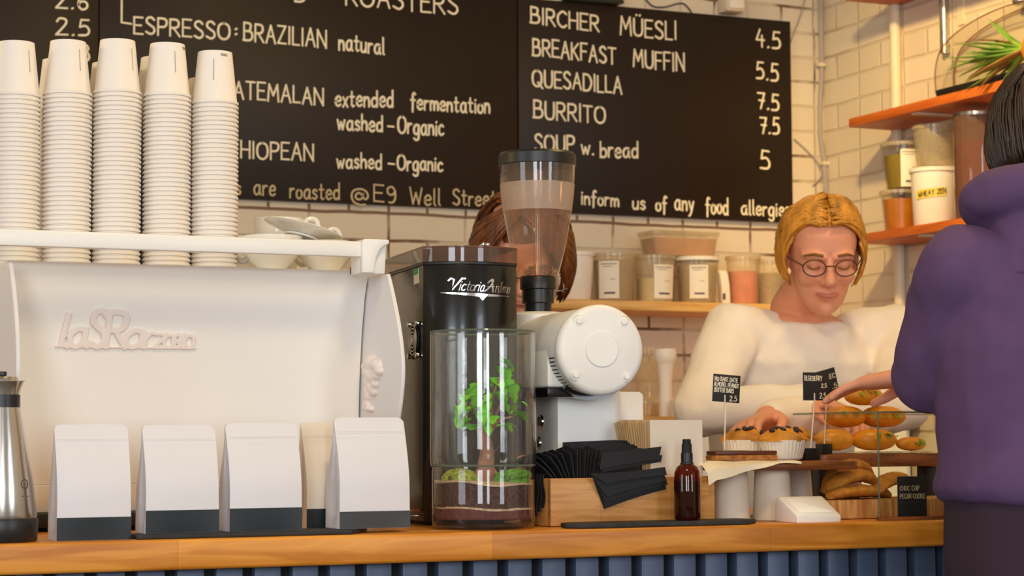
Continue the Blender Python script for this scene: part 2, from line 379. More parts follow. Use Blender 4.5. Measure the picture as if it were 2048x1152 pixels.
ORD = 'topmost second third fourth fifth sixth seventh eighth ninth tenth eleventh twelfth thirteenth fourteenth fifteenth sixteenth seventeenth eighteenth nineteenth twentieth twenty-first twenty-second twenty-third twenty-fourth twenty-fifth twenty-sixth twenty-seventh twenty-eighth twenty-ninth thirtieth thirty-first thirty-second thirty-third thirty-fourth thirty-fifth thirty-sixth thirty-seventh thirty-eighth'.split()

# ------------------------------------------------------------------ handwriting
_O = '~.34,1 .08,.85 0,.5 .08,.15 .34,0 .6,.15 .68,.5 .6,.85 .34,1'
_P = '0,0 0,1;~0,1 .4,.97 .5,.75 .38,.52 0,.48'
_U = '~0,1 0,.3 .1,.05 .27,0 .45,.05 .55,.3 .55,1'
_a = '~.44,.5 .25,.6 .03,.4 .05,.1 .22,0 .4,.15 .44,.5'
GL = {'A': (.6, '0,0 .3,1 .6,0;.12,.38 .48,.38'), 'B': (.55, '0,0 0,1;~0,1 .4,.95 .42,.68 .3,.54 .05,.53;~.05,.53 .45,.5 .55,.25 .4,.03 -.06,0'),
 'C': (.58, '~.58,.85 .35,1 .08,.8 0,.5 .08,.18 .35,0 .58,.15'), 'D': (.6, '0,0 0,1;~0,1 .4,.92 .6,.5 .4,.06 0,0'),
 'E': (.48, '0,0 0,1;0,1 .48,1;0,.52 .4,.52;0,0 .5,0'), 'F': (.45, '0,0 0,1;0,1 .45,1;0,.52 .38,.52'),
 'G': (.62, '~.58,.85 .35,1 .08,.8 0,.5 .08,.18 .35,0 .6,.12 .6,.42;.38,.42 .6,.42'), 'H': (.55, '0,0 0,1;.55,0 .55,1;0,.5 .55,.5'),
 'I': (.08, '.04,0 .04,1'), 'K': (.52, '0,0 0,1;.5,1 0,.45;.12,.55 .52,0'), 'L': (.42, '0,1 0,0 .42,0'),
 'M': (.7, '0,0 .08,1 .35,.35 .62,1 .7,0'), 'N': (.58, '0,0 0,1 .58,0 .58,1'), 'O': (.68, _O), 'P': (.5, _P),
 'Q': (.72, _O+';~.4,.25 .55,.1 .75,-.1'), 'R': (.54, _P+';.2,.48 .55,0'),
 'S': (.5, '~.48,.85 .3,1 .08,.92 .05,.7 .25,.53 .45,.38 .48,.15 .28,0 0,.12'), 'T': (.55, '0,1 .55,1;.27,1 .27,0'),
 'U': (.55, _U), 'Ü': (.55, _U+';.15,1.2 .18,1.23;.38,1.2 .41,1.23'), 'V': (.55, '0,1 .27,0 .55,1'), 'W': (.8, '0,1 .2,0 .4,.7 .6,0 .8,1'),
 'Y': (.5, '.25,0 .25,.45;0,1 .25,.45 .5,1'), 'Z': (.52, '0,1 .5,1 0,0 .52,0'),
 'a': (.5, _a+';.44,.58 .44,.1 .52,0'), 'b': (.44, '0,1 0,0;~0,.4 .2,.58 .42,.45 .42,.12 .2,0 0,.12'), 'c': (.42, '~.4,.5 .22,.6 .03,.42 .04,.12 .22,0 .42,.1'),
 'd': (.48, '~.42,.45 .22,.58 .02,.4 .04,.1 .22,0 .42,.15;.44,1 .44,0'), 'e': (.42, '~.02,.3 .4,.34 .36,.54 .2,.6 .03,.42 .04,.12 .22,0 .42,.1'),
 'f': (.36, '~.38,.92 .25,1 .15,.85 .15,.3 .13,-.2;0,.55 .34,.55'), 'g': (.46, _a+';~.44,.58 .44,-.1 .38,-.3 .2,-.36 .02,-.25'),
 'h': (.42, '0,1 0,0;~0,.35 .15,.55 .32,.55 .4,.35 .4,0'), 'i': (.08, '.04,.58 .04,0;.04,.8 .06,.83'), 'l': (.12, '.04,1 .04,.08 .12,0'),
 'm': (.66, '0,.58 0,0;~0,.35 .12,.56 .28,.52 .32,.3 .32,0;~.32,.35 .45,.56 .6,.52 .65,.3 .65,0'), 'n': (.42, '0,.58 0,0;~0,.35 .15,.56 .32,.54 .4,.32 .4,0'),
 'o': (.42, '~.21,.58 .03,.44 .02,.14 .21,0 .4,.14 .4,.44 .21,.58'), 'r': (.32, '0,.58 0,0;~0,.35 .1,.52 .2,.58 .32,.55'),
 's': (.34, '~.32,.5 .18,.6 .03,.5 .08,.36 .26,.26 .32,.12 .18,0 0,.08'), 't': (.36, '.15,.9 .15,.1 .24,0 .34,.05;0,.6 .34,.6'),
 'u': (.42, '~0,.58 0,.15 .12,0 .3,.05 .4,.25;.4,.58 .4,0'), 'w': (.58, '0,.58 .14,0 .28,.45 .42,0 .58,.58'), 'x': (.36, '0,.58 .36,0;.36,.58 0,0'),
 'y': (.42, '0,.58 .2,.05;~.42,.58 .25,.05 .12,-.25 -.02,-.34'), 'z': (.4, '0,.58 .38,.58 0,0 .4,0'),
 '2': (.5, '~.03,.8 .15,1 .4,.95 .42,.7 .2,.3 0,0;0,0 .5,.02'), '3': (.48, '~.02,.92 .25,1 .42,.82 .3,.58 .12,.54;~.12,.54 .4,.5 .48,.22 .28,0 0,.08'),
 '4': (.45, '.2,1 0,.4 .45,.4;.32,.65 .32,0'), '5': (.45, '.42,1 .1,1 .05,.55;~.05,.55 .3,.62 .45,.35 .35,.06 0,.02'),
 '6': (.42, '~.4,1 .12,.7 .02,.25 .2,0 .42,.15 .38,.42 .15,.45 .03,.25'), '7': (.42, '0,.95 .42,.95 .18,0;.08,.5 .4,.5'),
 '9': (.44, '~.42,.75 .25,1 .03,.85 .06,.55 .28,.5 .42,.75;~.42,.75 .42,.3 .3,.02 .1,0'),
 '.': (.08, '.02,0 .06,.03'), ',': (.1, '.06,.06 0,-.15'), ':': (.08, '.02,.15 .06,.18;.02,.5 .06,.53'), '-': (.3, '0,.35 .3,.35'), ' ': (.3, ''),
 '@': (.75, '~.5,.45 .35,.65 .2,.5 .2,.25 .35,.15 .5,.3 .52,.6;~.52,.3 .65,.2 .75,.45 .65,.8 .4,.95 .1,.8 0,.4 .1,-.05 .4,-.25 .62,-.2')}
def strokes(text, gap=.2, jit=.0, slant=0):
    """[(polyline, smooth)] in units of the cap height, and the total width"""
    x = 0; out = []
    for ch in text:
        w, d = GL[ch]; dy = random.uniform(-jit, jit); sc = 1+random.uniform(-jit, jit)
        for s in filter(None, d.split(';')):
            sm = s[0] == '~'; pts = [tuple(map(float, p.split(','))) for p in s.lstrip('~').split()]
            pts = [(x+a*1.0+slant*b, b*sc+dy) for a, b in pts]
            if sm: pts = [(p.x, p.y) for p in spline([(a, b, 0) for a, b in pts], 5)]
            out.append((pts, sm))
        x += w+gap
    return out, x-gap
def ribbon(b, pts, w, f, th=0):
    """flat stroke of width w along 2-D pts; f(u, v, h) maps to space with h above the surface"""
    P = [Vector(p) for p in pts]
    if len(P) > 1:
        P[0] = P[0]+(P[0]-P[1]).normalized()*w*.35; P[-1] = P[-1]+(P[-1]-P[-2]).normalized()*w*.35
    L = []
    for i in range(len(P)):
        d = P[min(i+1, len(P)-1)]-P[max(i-1, 0)]
        if d.length < 1e-9: d = Vector((1, 0))
        n = Vector((-d.y, d.x)).normalized()*(w/2*(.72 if i in (0, len(P)-1) else 1)); L.append((P[i]+n, P[i]-n))
    top = [(b.v(f(a.x, a.y, th)), b.v(f(c.x, c.y, th))) for a, c in L]
    for p, q in zip(top, top[1:]): b.face([p[0], p[1], q[1], q[0]])
    if th:
        bot = [(b.v(f(a.x, a.y, 0)), b.v(f(c.x, c.y, 0))) for a, c in L]
        for k in range(len(L)-1):
            b.face([top[k][0], top[k+1][0], bot[k+1][0], bot[k][0]]); b.face([top[k][1], bot[k][1], bot[k+1][1], top[k+1][1]])
        for k in range(len(L)-1): b.face([bot[k][0], bot[k+1][0], bot[k+1][1], bot[k][1]])
        b.face([top[0][1], top[0][0], bot[0][0], bot[0][1]]); b.face([top[-1][0], top[-1][1], bot[-1][1], bot[-1][0]])
def write(b, text, f, length, h, w, gap=.2, jit=.03, slant=0, th=0):
    st, n = strokes(text, gap, jit, slant); k = length/n
    for pts, sm in st:
        Q = [(x*k, y*h) for x, y in pts]
        for S in ([Q] if sm else [[p, q] for p, q in zip(Q, Q[1:])]):
            c = write.n = (getattr(write, 'n', 0)+1) % 9           # crossing strokes lie on top of one another
            ribbon(b, S, w*(1 if sm else 1.15), f, th+(4e-5*c if th else 0))

# ================================================================== THE SETTING
YW = 2.60                                   # back wall
XW = 2.209                                  # right wall
struct('floor', B().bb(-3.2, XW+.1, -6, YW+.1, -.08, 0), M['floor'])
struct('wall_back', B().bb(-2.6, XW+.1, YW, YW+.1, 0, 3.2), M['brick_back'])
struct('wall_right', B().bb(XW, XW+.1, -3.2, YW, 0, 3.2), M['brick_right'])

# ------------------------------------------------------------------ counter
XL, XR = -1.35, 1.75
t = thing('counter', 'blue grey painted panelled counter base under the wooden worktop', 'counter', (0, .30, 0))
b = B().bb(XL+.03, XR-.03, .055, .58, 0, CT-.042)
part(t, 'carcass', b, M['black_matt'], world=True)
b = B(); x = XL+.05; pit = .0545
while x < XR-.06:
    b.bb(x, x+.0385, .032, .056, .02, CT-.0425); x += pit
part(t, 'panelling', b, M['slate_blue'], world=True, bevel=.003)
b = B().bb(XL+.03, XR-.03, .045, .06, 0, .08); part(t, 'plinth', b, M['black_satin'], world=True)
b = B().bb(XL, XR, 0, .64, CT-.041, CT)
solid('worktop', b, M['oak'], 'long oiled oak worktop running the whole width of the counter', 'worktop', bevel=.005, seg=3)

# ------------------------------------------------------------------ chalkboards
YB = YW-.022
def board(x0, x1, z0, z1, label, grp='chalkboards on the back wall'):
    t = thing('chalkboard', label, 'chalkboard', ((x0+x1)/2, YW, z0), group=grp)
    part(t, 'panel', B().bb(x0, x1, YB, YW-.001, z0, z1), M['board'], world=True, bevel=.0015)
    return t
zb = 1.7195; zt = at(1580, 43, Y=YB).z
bx = [at(-210, 200, Y=YB).x, at(196.5, 100, Y=YB).x, at(198.5, 100, Y=YB).x, at(1034.3, 100, Y=YB).x, at(1037, 100, Y=YB).x, at(1582, 120, Y=YB).x]
B1 = board(bx[0], bx[1], zb, zt, 'black chalkboard of prices behind the paper cups, at the left edge')
B2 = board(bx[2], bx[3], zb, zt, 'wide black chalkboard listing espresso coffees, between the two other boards')
B3 = board(bx[4], bx[5], zb, zt, 'black chalkboard listing food and prices beside the grey pipe')
def chalk(root, items, wpx=4.5, m='chalk'):
    for text, p0, p1, h in items:
        a, c = at(*p0, Y=YB-.001), at(*p1, Y=YB-.001); k = mpp(a); e = (c-a); ln = e.length; e.normalize()
        b = B(); write(b, text, lambda u, v, hh, a=a, e=e: a+e*u+Vector((0, -hh, v)), ln, h*k, wpx*k, jit=.035, th=.0006)
        part(root, 'chalk_writing', b, M[m], world=True, fix=True)
chalk(B1, [('2.6', (112, 15), (174, 20), 36), ('2.5', (112, 68), (178, 71), 33), ('3', (163, 121), (178, 123), 32)])
chalk(B2, [('D', (590, 2), (613, 4), 38), ('ROASTERS', (692, 10), (915, 29), 40), ('L', (243, 45), (262, 48), 46), ('ESPRESSO', (268, 66), (459, 80), 34),
           (':', (470, 74), (474, 74), 30), ('BRAZILIAN', (488, 80), (652, 96), 35), ('natural', (678, 99), (768, 108), 33)])
chalk(B2, [('GUATEMALAN', (420, 192), (646, 210), 34), ('extended', (671, 212), (786, 215), 33), ('fermentation', (822, 217), (979, 227), 32),
           ('washed', (675, 258), (765, 263), 32), ('-', (776, 262), (787, 263), 28), ('Organic', (796, 266), (887, 271), 33)])
chalk(B2, [('ETHIOPEAN', (437, 312), (626, 323), 34), ('washed', (674, 335), (763, 338), 30), ('-', (777, 338), (788, 339), 28), ('Organic', (795, 340), (885, 342), 30)], 4.3)
chalk(B2, [('beans', (408, 386), (481, 388), 30), ('are', (508, 390), (550, 391), 32), ('roasted', (580, 396), (679, 399), 32), ('@', (703, 402), (736, 404), 26), ('E9', (748, 402), (791, 406), 33),
           ('Well', (820, 407), (880, 411), 33), ('Street', (906, 409), (991, 412), 31)], 3.8, 'chalk_dim')
chalk(B3, [('BIRCHER', (1062, 46), (1197, 64), 32), ('MÜESLI', (1241, 69), (1352, 79), 35), ('BREAKFAST', (1066, 110), (1231, 128), 33), ('MUFFIN', (1267, 133), (1368, 143), 35),
           ('QUESADILLA', (1065, 171), (1243, 187), 33), ('BURRITO', (1068, 235), (1210, 247), 34), ('SOUP', (1070, 300), (1148, 306), 34), ('w.', (1163, 307), (1187, 309), 30), ('bread', (1201, 314), (1276, 316), 32)])
chalk(B3, [('inform', (1163, 408), (1237, 413), 27), ('us', (1266, 417), (1290, 418), 27), ('of', (1312, 421), (1333, 422), 29), ('any', (1350, 420), (1387, 421), 32),
           ('food', (1412, 426), (1456, 429), 32), ('allergies', (1483, 428), (1579, 432), 29)], 4.2)
chalk(B3, [('4.5', (1513, 93), (1560, 98), 34), ('5.5', (1513, 158), (1556, 162), 34), ('7.5', (1516, 217), (1557, 221), 32), ('7.5', (1521, 266), (1558, 269), 32), ('5', (1521, 337), (1539, 340), 36)])

# ------------------------------------------------------------------ pipes, clips and cords on the walls
def wallpt(px, py, Y=YW-.018): return at(px, py, Y=Y)
t = thing('conduit', 'grey conduit pipe running down beside the room corner', 'pipe', wallpt(1650, 390))
pts = spline([wallpt(px, py) for px, py in ((1641, -60), (1642, 60), (1643, 150), (1640, 215), (1641, 270), (1648, 325), (1652, 400), (1655, 560), (1656, 700))], 5)
part(t, 'pipe', B().tube(pts, .0075, 10), M['pipe_grey'], world=True)
for px, py in ((1642, 130), (1650, 327)):
    p = wallpt(px, py); part(t, 'clip', B().box(p, (.024, .022, .012)), M['pipe_white'], world=True, bevel=.003, label='cream pipe clip')
def wpipe(px, y0, y1, r, m, name, label, cat):
    p = at(px, (y0+y1)/2, X=XW-r); q0 = at(px, y0, X=XW-r); q1 = at(px, y1, X=XW-r)
    b = B().tube([(p.x, p.y, q0.z), (p.x, p.y, q1.z)], r, 16); return solid(name, b, M[m], label, cat, base=(p.x, p.y, q1.z))
wpipe(1794, -70, 640, .016, 'pipe_white', 'wall_pipe', 'cream painted pipe standing against the right wall behind the shelves', 'pipe')
wpipe(1888, -70, 108, .013, 'steel', 'shelf_post', 'dark metal post on the right wall above the clear dome', 'post')
def cord(pts, label, m='pipe_grey', r=.0022):
    solid('cord', B().tube(spline([wallpt(px, py, YW-.006) for px, py in pts], 6), r, 6), M[m], label, 'cord')
cord([(1612, -10), (1601, 30), (1588, 65), (1576, 100)], 'thin straight cord hanging at the top corner of the food chalkboard')
cord([(1588, 278), (1612, 300), (1632, 322), (1643, 345), (1640, 357), (1625, 372)], 'thin curved cord between the food chalkboard and the grey pipe')
cord([(1282, -30), (1288, -8), (1305, 12), (1330, 14), (1352, 8), (1368, 8), (1381, 22), (1384, 30)], 'looped dark wire above the food chalkboard', 'black_satin')
p = at(1462, 8, Y=YW-.03)
t = thing('wall_bracket', 'cream box fixed to the wall above the food chalkboard', 'bracket', (p.x, YW, p.z-.03))
part(t, 'box', B().box((p.x, YW-.03, p.z), (.062, .06, .055)), M['pipe_white'], world=True, bevel=.006)
part(t, 'lid', B().box((p.x, YW-.063, p.z), (.05, .006, .04)), M['label'], world=True, bevel=.004)
p = at(1190, -6, Y=YW-.05)
t = thing('wall_sign', 'dark green box standing on top of the food chalkboard', 'box', (p.x, YB, zt))
p.z = at(1190, 4, Y=YB).z
part(t, 'board', B().bb(p.x-.09, p.x+.09, YW-.05, YW-.012, zt+.001, zt+.12), mat('dark green', '26382C', .5), world=True, bevel=.004)
part(t, 'frame', B().bb(p.x-.092, p.x+.092, YW-.053, YW-.05, zt+.001, zt+.012), M['black_satin'], world=True)

# ------------------------------------------------------------------ espresso machine
XP = at(720, 800, Y=.32).x; XQ = at(38, 760, Y=.15).x
t = thing('espresso_machine', 'big white espresso machine with rounded back panel and curved end plates', 'coffee machine', ((XP+XQ)/2, .5, CT))
EM = t
prof = [(.32, 1.019), (.3195, 1.05), (.3185, 1.10), (.316, 1.15), (.311, 1.20), (.303, 1.25), (.291, 1.30), (.276, 1.335), (.270, 1.3385), (.262, 1.340)]
def panel_y(z):
    for (y0, z0), (y1, z1) in zip(prof, prof[1:]):
        if z0 <= z <= z1: return y0+(y1-y0)*(z-z0)/(z1-z0)
    return .32
poly = [(y, z) for y, z in prof]+[(.60, 1.340), (.60, 1.019)]
Myz = Matrix(((0, 0, 1, 0), (1, 0, 0, 0), (0, 1, 0, 0), (0, 0, 0, 1)))   # (a,b,c) -> x=c, y=a, z=b
part(t, 'back_panel', B().prism(poly, XQ+.004, XP-.003, Myz), M['white_enamel'], world=True, smooth=50)
part(t, 'base_panel', B().bb(XQ+.004, XP-.003, .316, .60, .978, 1.0185), M['white_enamel'], world=True, bevel=.002)
part(t, 'undertray', B().bb(XQ+.03, XP-.02, .30, .62, CT+.006, .978), M['black_satin'], world=True, bevel=.003)
for sx in (XQ+.06, XP-.06):
    part(t, 'foot', B().cyl((sx, .36, CT), .02, .012, 20, bev=.003), M['black_matt'], world=True)
# end plates: outline seen along the x axis
front = [at(px, py, X=XP) for px, py in ((773, 547), (783, 590), (793, 640), (800, 690), (803, 735), (801, 780), (794, 835), (782, 890), (764, 950), (742, 1005))]
op = [(p.y, p.z) for p in front]; op = [(a.x, a.y) for a in spline([(y, z, 0) for y, z in op], 4)]
op += [(.62, .99), (.62, 1.335)]
for nm, X0 in (('end_plate', XP), ('end_plate', XQ-.006)):
    pl = part(t, nm, B().prism(op, X0, X0+.007, Myz), M['white_plate'], world=True, bevel=.0025, smooth=40)
    if X0 == XP:
        # lion relief on the inner face of the plate
        def inner(px, py): p = at(px, py, X=XP); return p.y, p.z
        b = B(); f = []
        for (px, py, r, dx) in ((745, 727, .0150, .012), (757, 730, .0105, .012), (762, 742, .0075, .010), (741, 745, .0130, .012), (748, 752, .0105, .012), (743, 765, .0115, .011), (754, 768, .0070, .009), (741, 780, .0105, .010),
                                (750, 783, .0080, .008), (741, 797, .0080, .009), (738, 812, .0072, .008), (745, 818, .0055, .008), (757, 752, .0075, .01), (736, 733, .0085, .01)):
            y, z = inner(px, py); b.ball((XP-.001, y, z), (dx, r*1.55, r), 14, 8)
        for (px, py, hy, hz_) in ((740, 812, .020, .013), (743, 792, .017, .008), (746, 775, .022, .006)):
            y, z = inner(px, py); b.box((XP-.001, y, z), (.018, hy, hz_), rot=(.18, 0, 0))
        lion = part(t, 'lion_emblem', b, M['relief'], world=True)
        rm = lion.modifiers.new('r', 'REMESH'); rm.mode = 'VOXEL'; rm.voxel_size = .0022; rm.use_smooth_shade = True
        sm = lion.modifiers.new('s', 'SMOOTH'); sm.iterations = 3
# cup rail
zr0, zr1 = at(360, 500, Y=.20).z-.0025, at(360, 471, Y=.20).z
ra0, ra1 = at(-40, 494, Y=.20), at(728, 487, Y=.20)
rail = part(t, 'cup_rail', B().bb(XQ-.12, at(731, 500, Y=.2).x, .19, .202, zr0, zr1), M['white_enamel'], world=True, bevel=.003)
b = B(); poly = []
P0 = at(722, 478, Y=.185); bx0, bx1 = at(724, 500, Y=.185).x, at(779, 490, Y=.185).x
zt_, zb_ = at(745, 478, Y=.185).z, at(745, 546, Y=.185).z
poly = [(bx0, zb_), (bx0, zt_-.003), (bx0+.004, zt_), (bx1-.002, zt_), (bx1, zt_-.003), (bx1-.001, zt_-.012), (bx1-.003, zb_)]
Mxz = Matrix(((1, 0, 0, 0), (0, 0, 1, 0), (0, 1, 0, 0), (0, 0, 0, 1)))   # (a,b,c) -> x=a, z=b, y=c
part(t, 'rail_bracket', b.prism(poly, .196, .235, Mxz), M['white_enamel'], world=True, bevel=.003)
poly = [(bx0, zb_), (bx0, zt_-.003), (bx0+.004, zt_), (bx1-.002, zt_), (bx1, zt_-.003)]+[(bx0+.017+(bx1-bx0-.018)*(1-sin(a)), zt_-.006-(zt_-zb_-.006)*(1-cos(a))) for a in [pi/2*i/8 for i in range(9)]]
poly = [(bx0, zb_), (bx0, zt_-.003), (bx0+.004, zt_), (bx1-.002, zt_), (bx1, zt_-.004)]+[(bx1-.003-(bx1-bx0-.022)*sin(pi/2*i/8), zt_-.008-(zt_-zb_-.008)*(1-cos(pi/2*i/8))) for i in range(9)]
part(t, 'bracket_face', B().prism(poly, .183, .1955, Mxz), M['white_enamel'], world=True, bevel=.002)
p = at(716, 541, Y=.235); part(t, 'latch', B().bb(p.x-.008, p.x+.006, .225, .25, p.z-.005, p.z+.006), M['black_satin'], world=True, bevel=.001, label='small black latch')
# raised script logo with underline
a, c = at(110, 694, Y=.3135), at(388, 699, Y=.3135); k = mpp(a)
b = B()
def onpanel(u, v, h, a=a): return Vector((a.x+u, panel_y(a.z+v)+.0012-h, a.z+v))
ribbon(b, [(0, 0), ((c-a).x, 0)], 5*k, onpanel, .0052)
for txt, u0, u1, h, w in (('l', 2, 22, 62, 13), ('a', 24, 60, 60, 12), ('S', 66, 96, 72, 13), ('R', 100, 138, 70, 13), ('a', 138, 176, 56, 11), ('r', 180, 198, 50, 8), ('z', 200, 222, 46, 8), ('o', 218, 240, 46, 8), ('c', 236, 252, 46, 8), ('c', 250, 266, 46, 8), ('o', 260, 280, 46, 8)):
    write(b, txt, lambda u, v, hh, u0=u0: onpanel(u+u0*k, v+1*k, hh), (u1-u0)*k, h*k, w*k, jit=0, slant=.08, th=.0052)
lg = part(t, 'raised_logo', b, M['relief'], world=True)
rm = lg.modifiers.new('r', 'REMESH'); rm.mode = 'VOXEL'; rm.voxel_size = .0009; rm.use_smooth_shade = True
sm = lg.modifiers.new('s', 'SMOOTH'); sm.iterations = 2

# ------------------------------------------------------------------ paper cups, upside down in nested stacks
RZ, PITCHC = .0369, .00705
def cup_mesh(seg=36):
    h, rt = .083, .0265
    pr = [(0, h-.0035), (rt-.0022, h-.0035), (rt-.0015, h), (rt, h), (rt+.0002, h-.002), (.0345, .0065), (.0352, .0052), (RZ, .0042), (RZ+.0002, .0025), (RZ-.0004, .0008), (.0356, .0004), (.0350, .0020), (.0347, .0058), (.03425, .0067), (rt+.0002, h-.0045), (0, h-.0045)]
    return B().lathe(pr, seg)
cup0 = finish('paper_cup', cup_mesh(), M['paper_white'], smooth=40)
first = True; ZC = 1.3405
def cup(loc, label, group):
    global first
    if first: o = cup0; first = False
    else: o = cup0.copy(); COL.objects.link(o)
    o.location = loc; o.rotation_euler = (0, 0, .4); return tag(o, label, 'cup', group)
def cup_text(o, lines):
    """print on the wall of an upside-down cup; angle 0 faces the room"""
    b = B()
    def f(u, v, h, ang): 
        r = .0266+(.0346-.0266)*(1-(v-.006)/.077)+.0004+h
        A = -pi/2-o.rotation_euler.z+ang+u/.03
        return Vector((r*cos(A), r*sin(A), v))
    for kind, ang in lines:
        if kind == 'name':
            st, n = strokes('STOKES', .18); L, hh = .0125, .0035
            for pts, sm in st:
                ribbon(b, [(L-x*L/n, hh-y*hh) for x, y in pts], .0007, lambda u, v, h: f(u, v+.0745, h, ang))
        else:
            for i in range(26):
                z = .036+i*.0013
                ribbon(b, [(-.0006, z), (.0006, z)], .0007, lambda u, v, h: f(u, v, h, ang))
    part(o, 'printed_text', b, M['ink'])
fr = [(at(28, 515, Y=.38).x, 187), (at(128, 515, Y=.38).x, 187), (at(231, 515, Y=.38).x, 180), (at(331, 515, Y=.38).x, 184), (at(428, 515, Y=.38).x, 204)]
xs = [fr[0][0]+i*(fr[4][0]-fr[0][0])/4 for i in range(5)]
pos_f = ['leftmost front stack', 'second front stack', 'middle front stack', 'fourth front stack', 'rightmost front stack']
jx = [0, .0005, -.0003, .0008, 0]
for i, x in enumerate(xs):
    ztop = at(fr[i][0]*0+ (28, 128, 231, 331, 428)[i], fr[i][1], Y=.343).z
    n = int(round((ztop-ZC)/PITCHC))+1
    for k in range(n):
        rank = n-1-k
        if rank == 0: lab = 'whole upside-down paper cup on top of the '+pos_f[i]
        elif k == 0: lab = 'white paper cup at the very bottom of the '+pos_f[i]
        else: lab = 'white paper cup rim, %s from top in the %s' % (ORD[min(rank, len(ORD)-1)], pos_f[i])
        o = cup((x+jx[i], .38, ZC+k*PITCHC), lab, 'paper cups in the '+pos_f[i])
        if rank == 0:
            cup_text(o, [[('line', .5)], [('line', .42)], [('line', .6)], [('line', .15), ('name', .75)], [('line', -.35), ('name', .05)]][i])
pos_b = ['back stack behind the second front stack', 'back stack behind the middle front stack', 'back stack behind the fourth front stack', 'back stack behind the rightmost front stack']
for i, (px, py) in enumerate(((116, 125), (211, 133), (312, 121), (413, 160))):
    c = Vector((at(116, 500, Y=.462).x+.0775*i, 0, 0)); ztop = at(px, py, Y=.47).z-.083
    n = int(round((ztop-ZC)/PITCHC))+1
    for k in range(n):
        rank = n-1-k
        if rank == 0: lab = 'paper cup glowing yellow on top of the '+pos_b[i]
        elif k == 0: lab = 'white paper cup at the very bottom of the '+pos_b[i]
        else: lab = 'paper cup, %s from top in the %s' % (ORD[min(rank, len(ORD)-1)], pos_b[i])
        cup((c.x, .462+.0005*i, ZC+k*PITCHC), lab, 'paper cups in the '+pos_b[i])

# ------------------------------------------------------------------ porcelain cups on the machine
def porcelain(label, loc, rot=(0, 0, 0), R=.047, H=.05, handle=None, tall=1):
    t = thing('coffee_cup', label, 'cup', loc, group='porcelain cups on the espresso machine'); t.rotation_euler = rot
    pr = [(0, .003), (.016, .003), (.018, 0), (.021, 0), (.022, .004), (R*.72, .016), (R*.9, H*.55), (R*.985, H*.85), (R, H-.001), (R-.0012, H), (R-.0028, H-.001), (R*.86, H*.55), (R*.66, .018), (.012, .009), (0, .008)]
    part(t, 'bowl', B().lathe(pr, 40), M['porcelain'], smooth=50)
    if handle is not None:
        hp = spline([(R*.88, 0, H*.45), (R*1.25, 0, H*.35), (R*1.62, 0, H*.62), (R*1.55, 0, H*.96), (R*1.2, 0, H*1.0), (R*.96, 0, H*.86)], 5)
        T = Matrix.Rotation(handle, 4, 'Z')
        part(t, 'handle', B().tube(hp, [.0045]*len(hp), 10, Mx=T), M['porcelain'])
    return t
c1 = at(541, 520, Y=.33); c2 = at(652, 530, Y=.33)
porcelain('white porcelain cup on the machine right beside the paper cup stacks', (c1.x+.004, .335, ZC), (0, 0, 0), .0475, .055, handle=2.2)
porcelain('white porcelain cup at the right end of the machine top near the rail bracket', (c2.x, .335, ZC), (0, 0, 0), .0470, .049, handle=1.9)
tl = radians(14.7); sc_ = thing('saucer', 'white saucer lying tilted across the rims of two porcelain cups', 'saucer', (at(603, 453, Y=.335).x, .335, ZC+.0572)); sc_.rotation_euler = (0, tl, 0)
part(sc_, 'plate', B().lathe([(0, .0005), (.026, .0), (.030, .002), (.052, .0075), (.0615, .0105), (.0627, .0113), (.0615, .0123), (.051, .0098), (.028, .0045), (0, .004)], 48), M['porcelain'], smooth=50)
part(sc_, 'foot_ring', B().lathe([(.024, .0003), (.024, -.0025), (.027, -.0025), (.028, .0003)], 40), M['porcelain'])
porcelain('porcelain cup behind the others with the left one of two looped handles', (at(543, 500, Y=.455).x+.012, .455, ZC), (0, 0, 0), .040, .096, handle=-.15)
porcelain('porcelain cup at the back with the right one of two looped handles', (at(596, 500, Y=.545).x+.006, .545, ZC), (0, 0, 0), .040, .090, handle=-.15)

# ------------------------------------------------------------------ steel carafe at the left edge
c = at(2, 1085, Y=.05)
t = thing('carafe', 'brushed steel coffee carafe with black base and collar at the left edge', 'carafe', (c.x, .055, CT)); k = mpp(c)
def zz(py, Y=.055, px=5): return at(px, py, Y=Y).z-CT
part(t, 'base', B().lathe([(0, 0), (70*k, 0), (73*k, .003), (74*k, zz(1042)), (72*k, zz(1036)), (0, zz(1036))], 48), M['black_satin'])
body = part(t, 'body', B().lathe([(70*k, zz(1038)), (72*k, zz(1030)), (63*k, zz(960)), (49*k, zz(880)), (39*k, zz(830)), (36*k, zz(815)), (34*k, zz(815))], 48), M['steel'], smooth=60)
part(t, 'collar', B().lathe([(34*k, zz(816)), (36*k, zz(816)), (36*k, zz(790)), (34*k, zz(789))], 48, cap0=True, cap1=True), M['black_satin'])
b = B()
R = []
for i, (r, py) in enumerate(((34, 790), (36, 778), (39, 768), (41, 763), (39.5, 764), (34, 778))):
    ring = []
    for q in range(48):
        a = 2*pi*q/48; s = 1+(.14*i/3 if i < 4 else .13)*max(0, cos(a))**6
        ring.append(Vector((r*k*s*cos(a), r*k*s*sin(a), zz(py)+(.002*(i >= 2))*max(0, cos(a))**6)))
    R.append(ring)
part(t, 'spout', b.rings(R, False, False), M['steel'], smooth=60)
part(t, 'lid', B().lathe([(0, zz(752)), (30*k, zz(754)), (35*k, zz(768)), (33*k, zz(786)), (0, zz(786))], 32), M['steel'])
part(t, 'lid_knob', B().cyl((0, 0, zz(752)), 9*k, .006, 16, bev=.001), M['black_satin'])
b = B(); y0 = zz(995)
def onc(u, v, h):
    z = y0+v; rr = (63+(72-63)*(zz(960)-z)/(zz(960)-zz(1030)))*k+.0003+h; A = -pi/2+.62+u/rr
    return Vector((rr*cos(A), rr*sin(A), z))
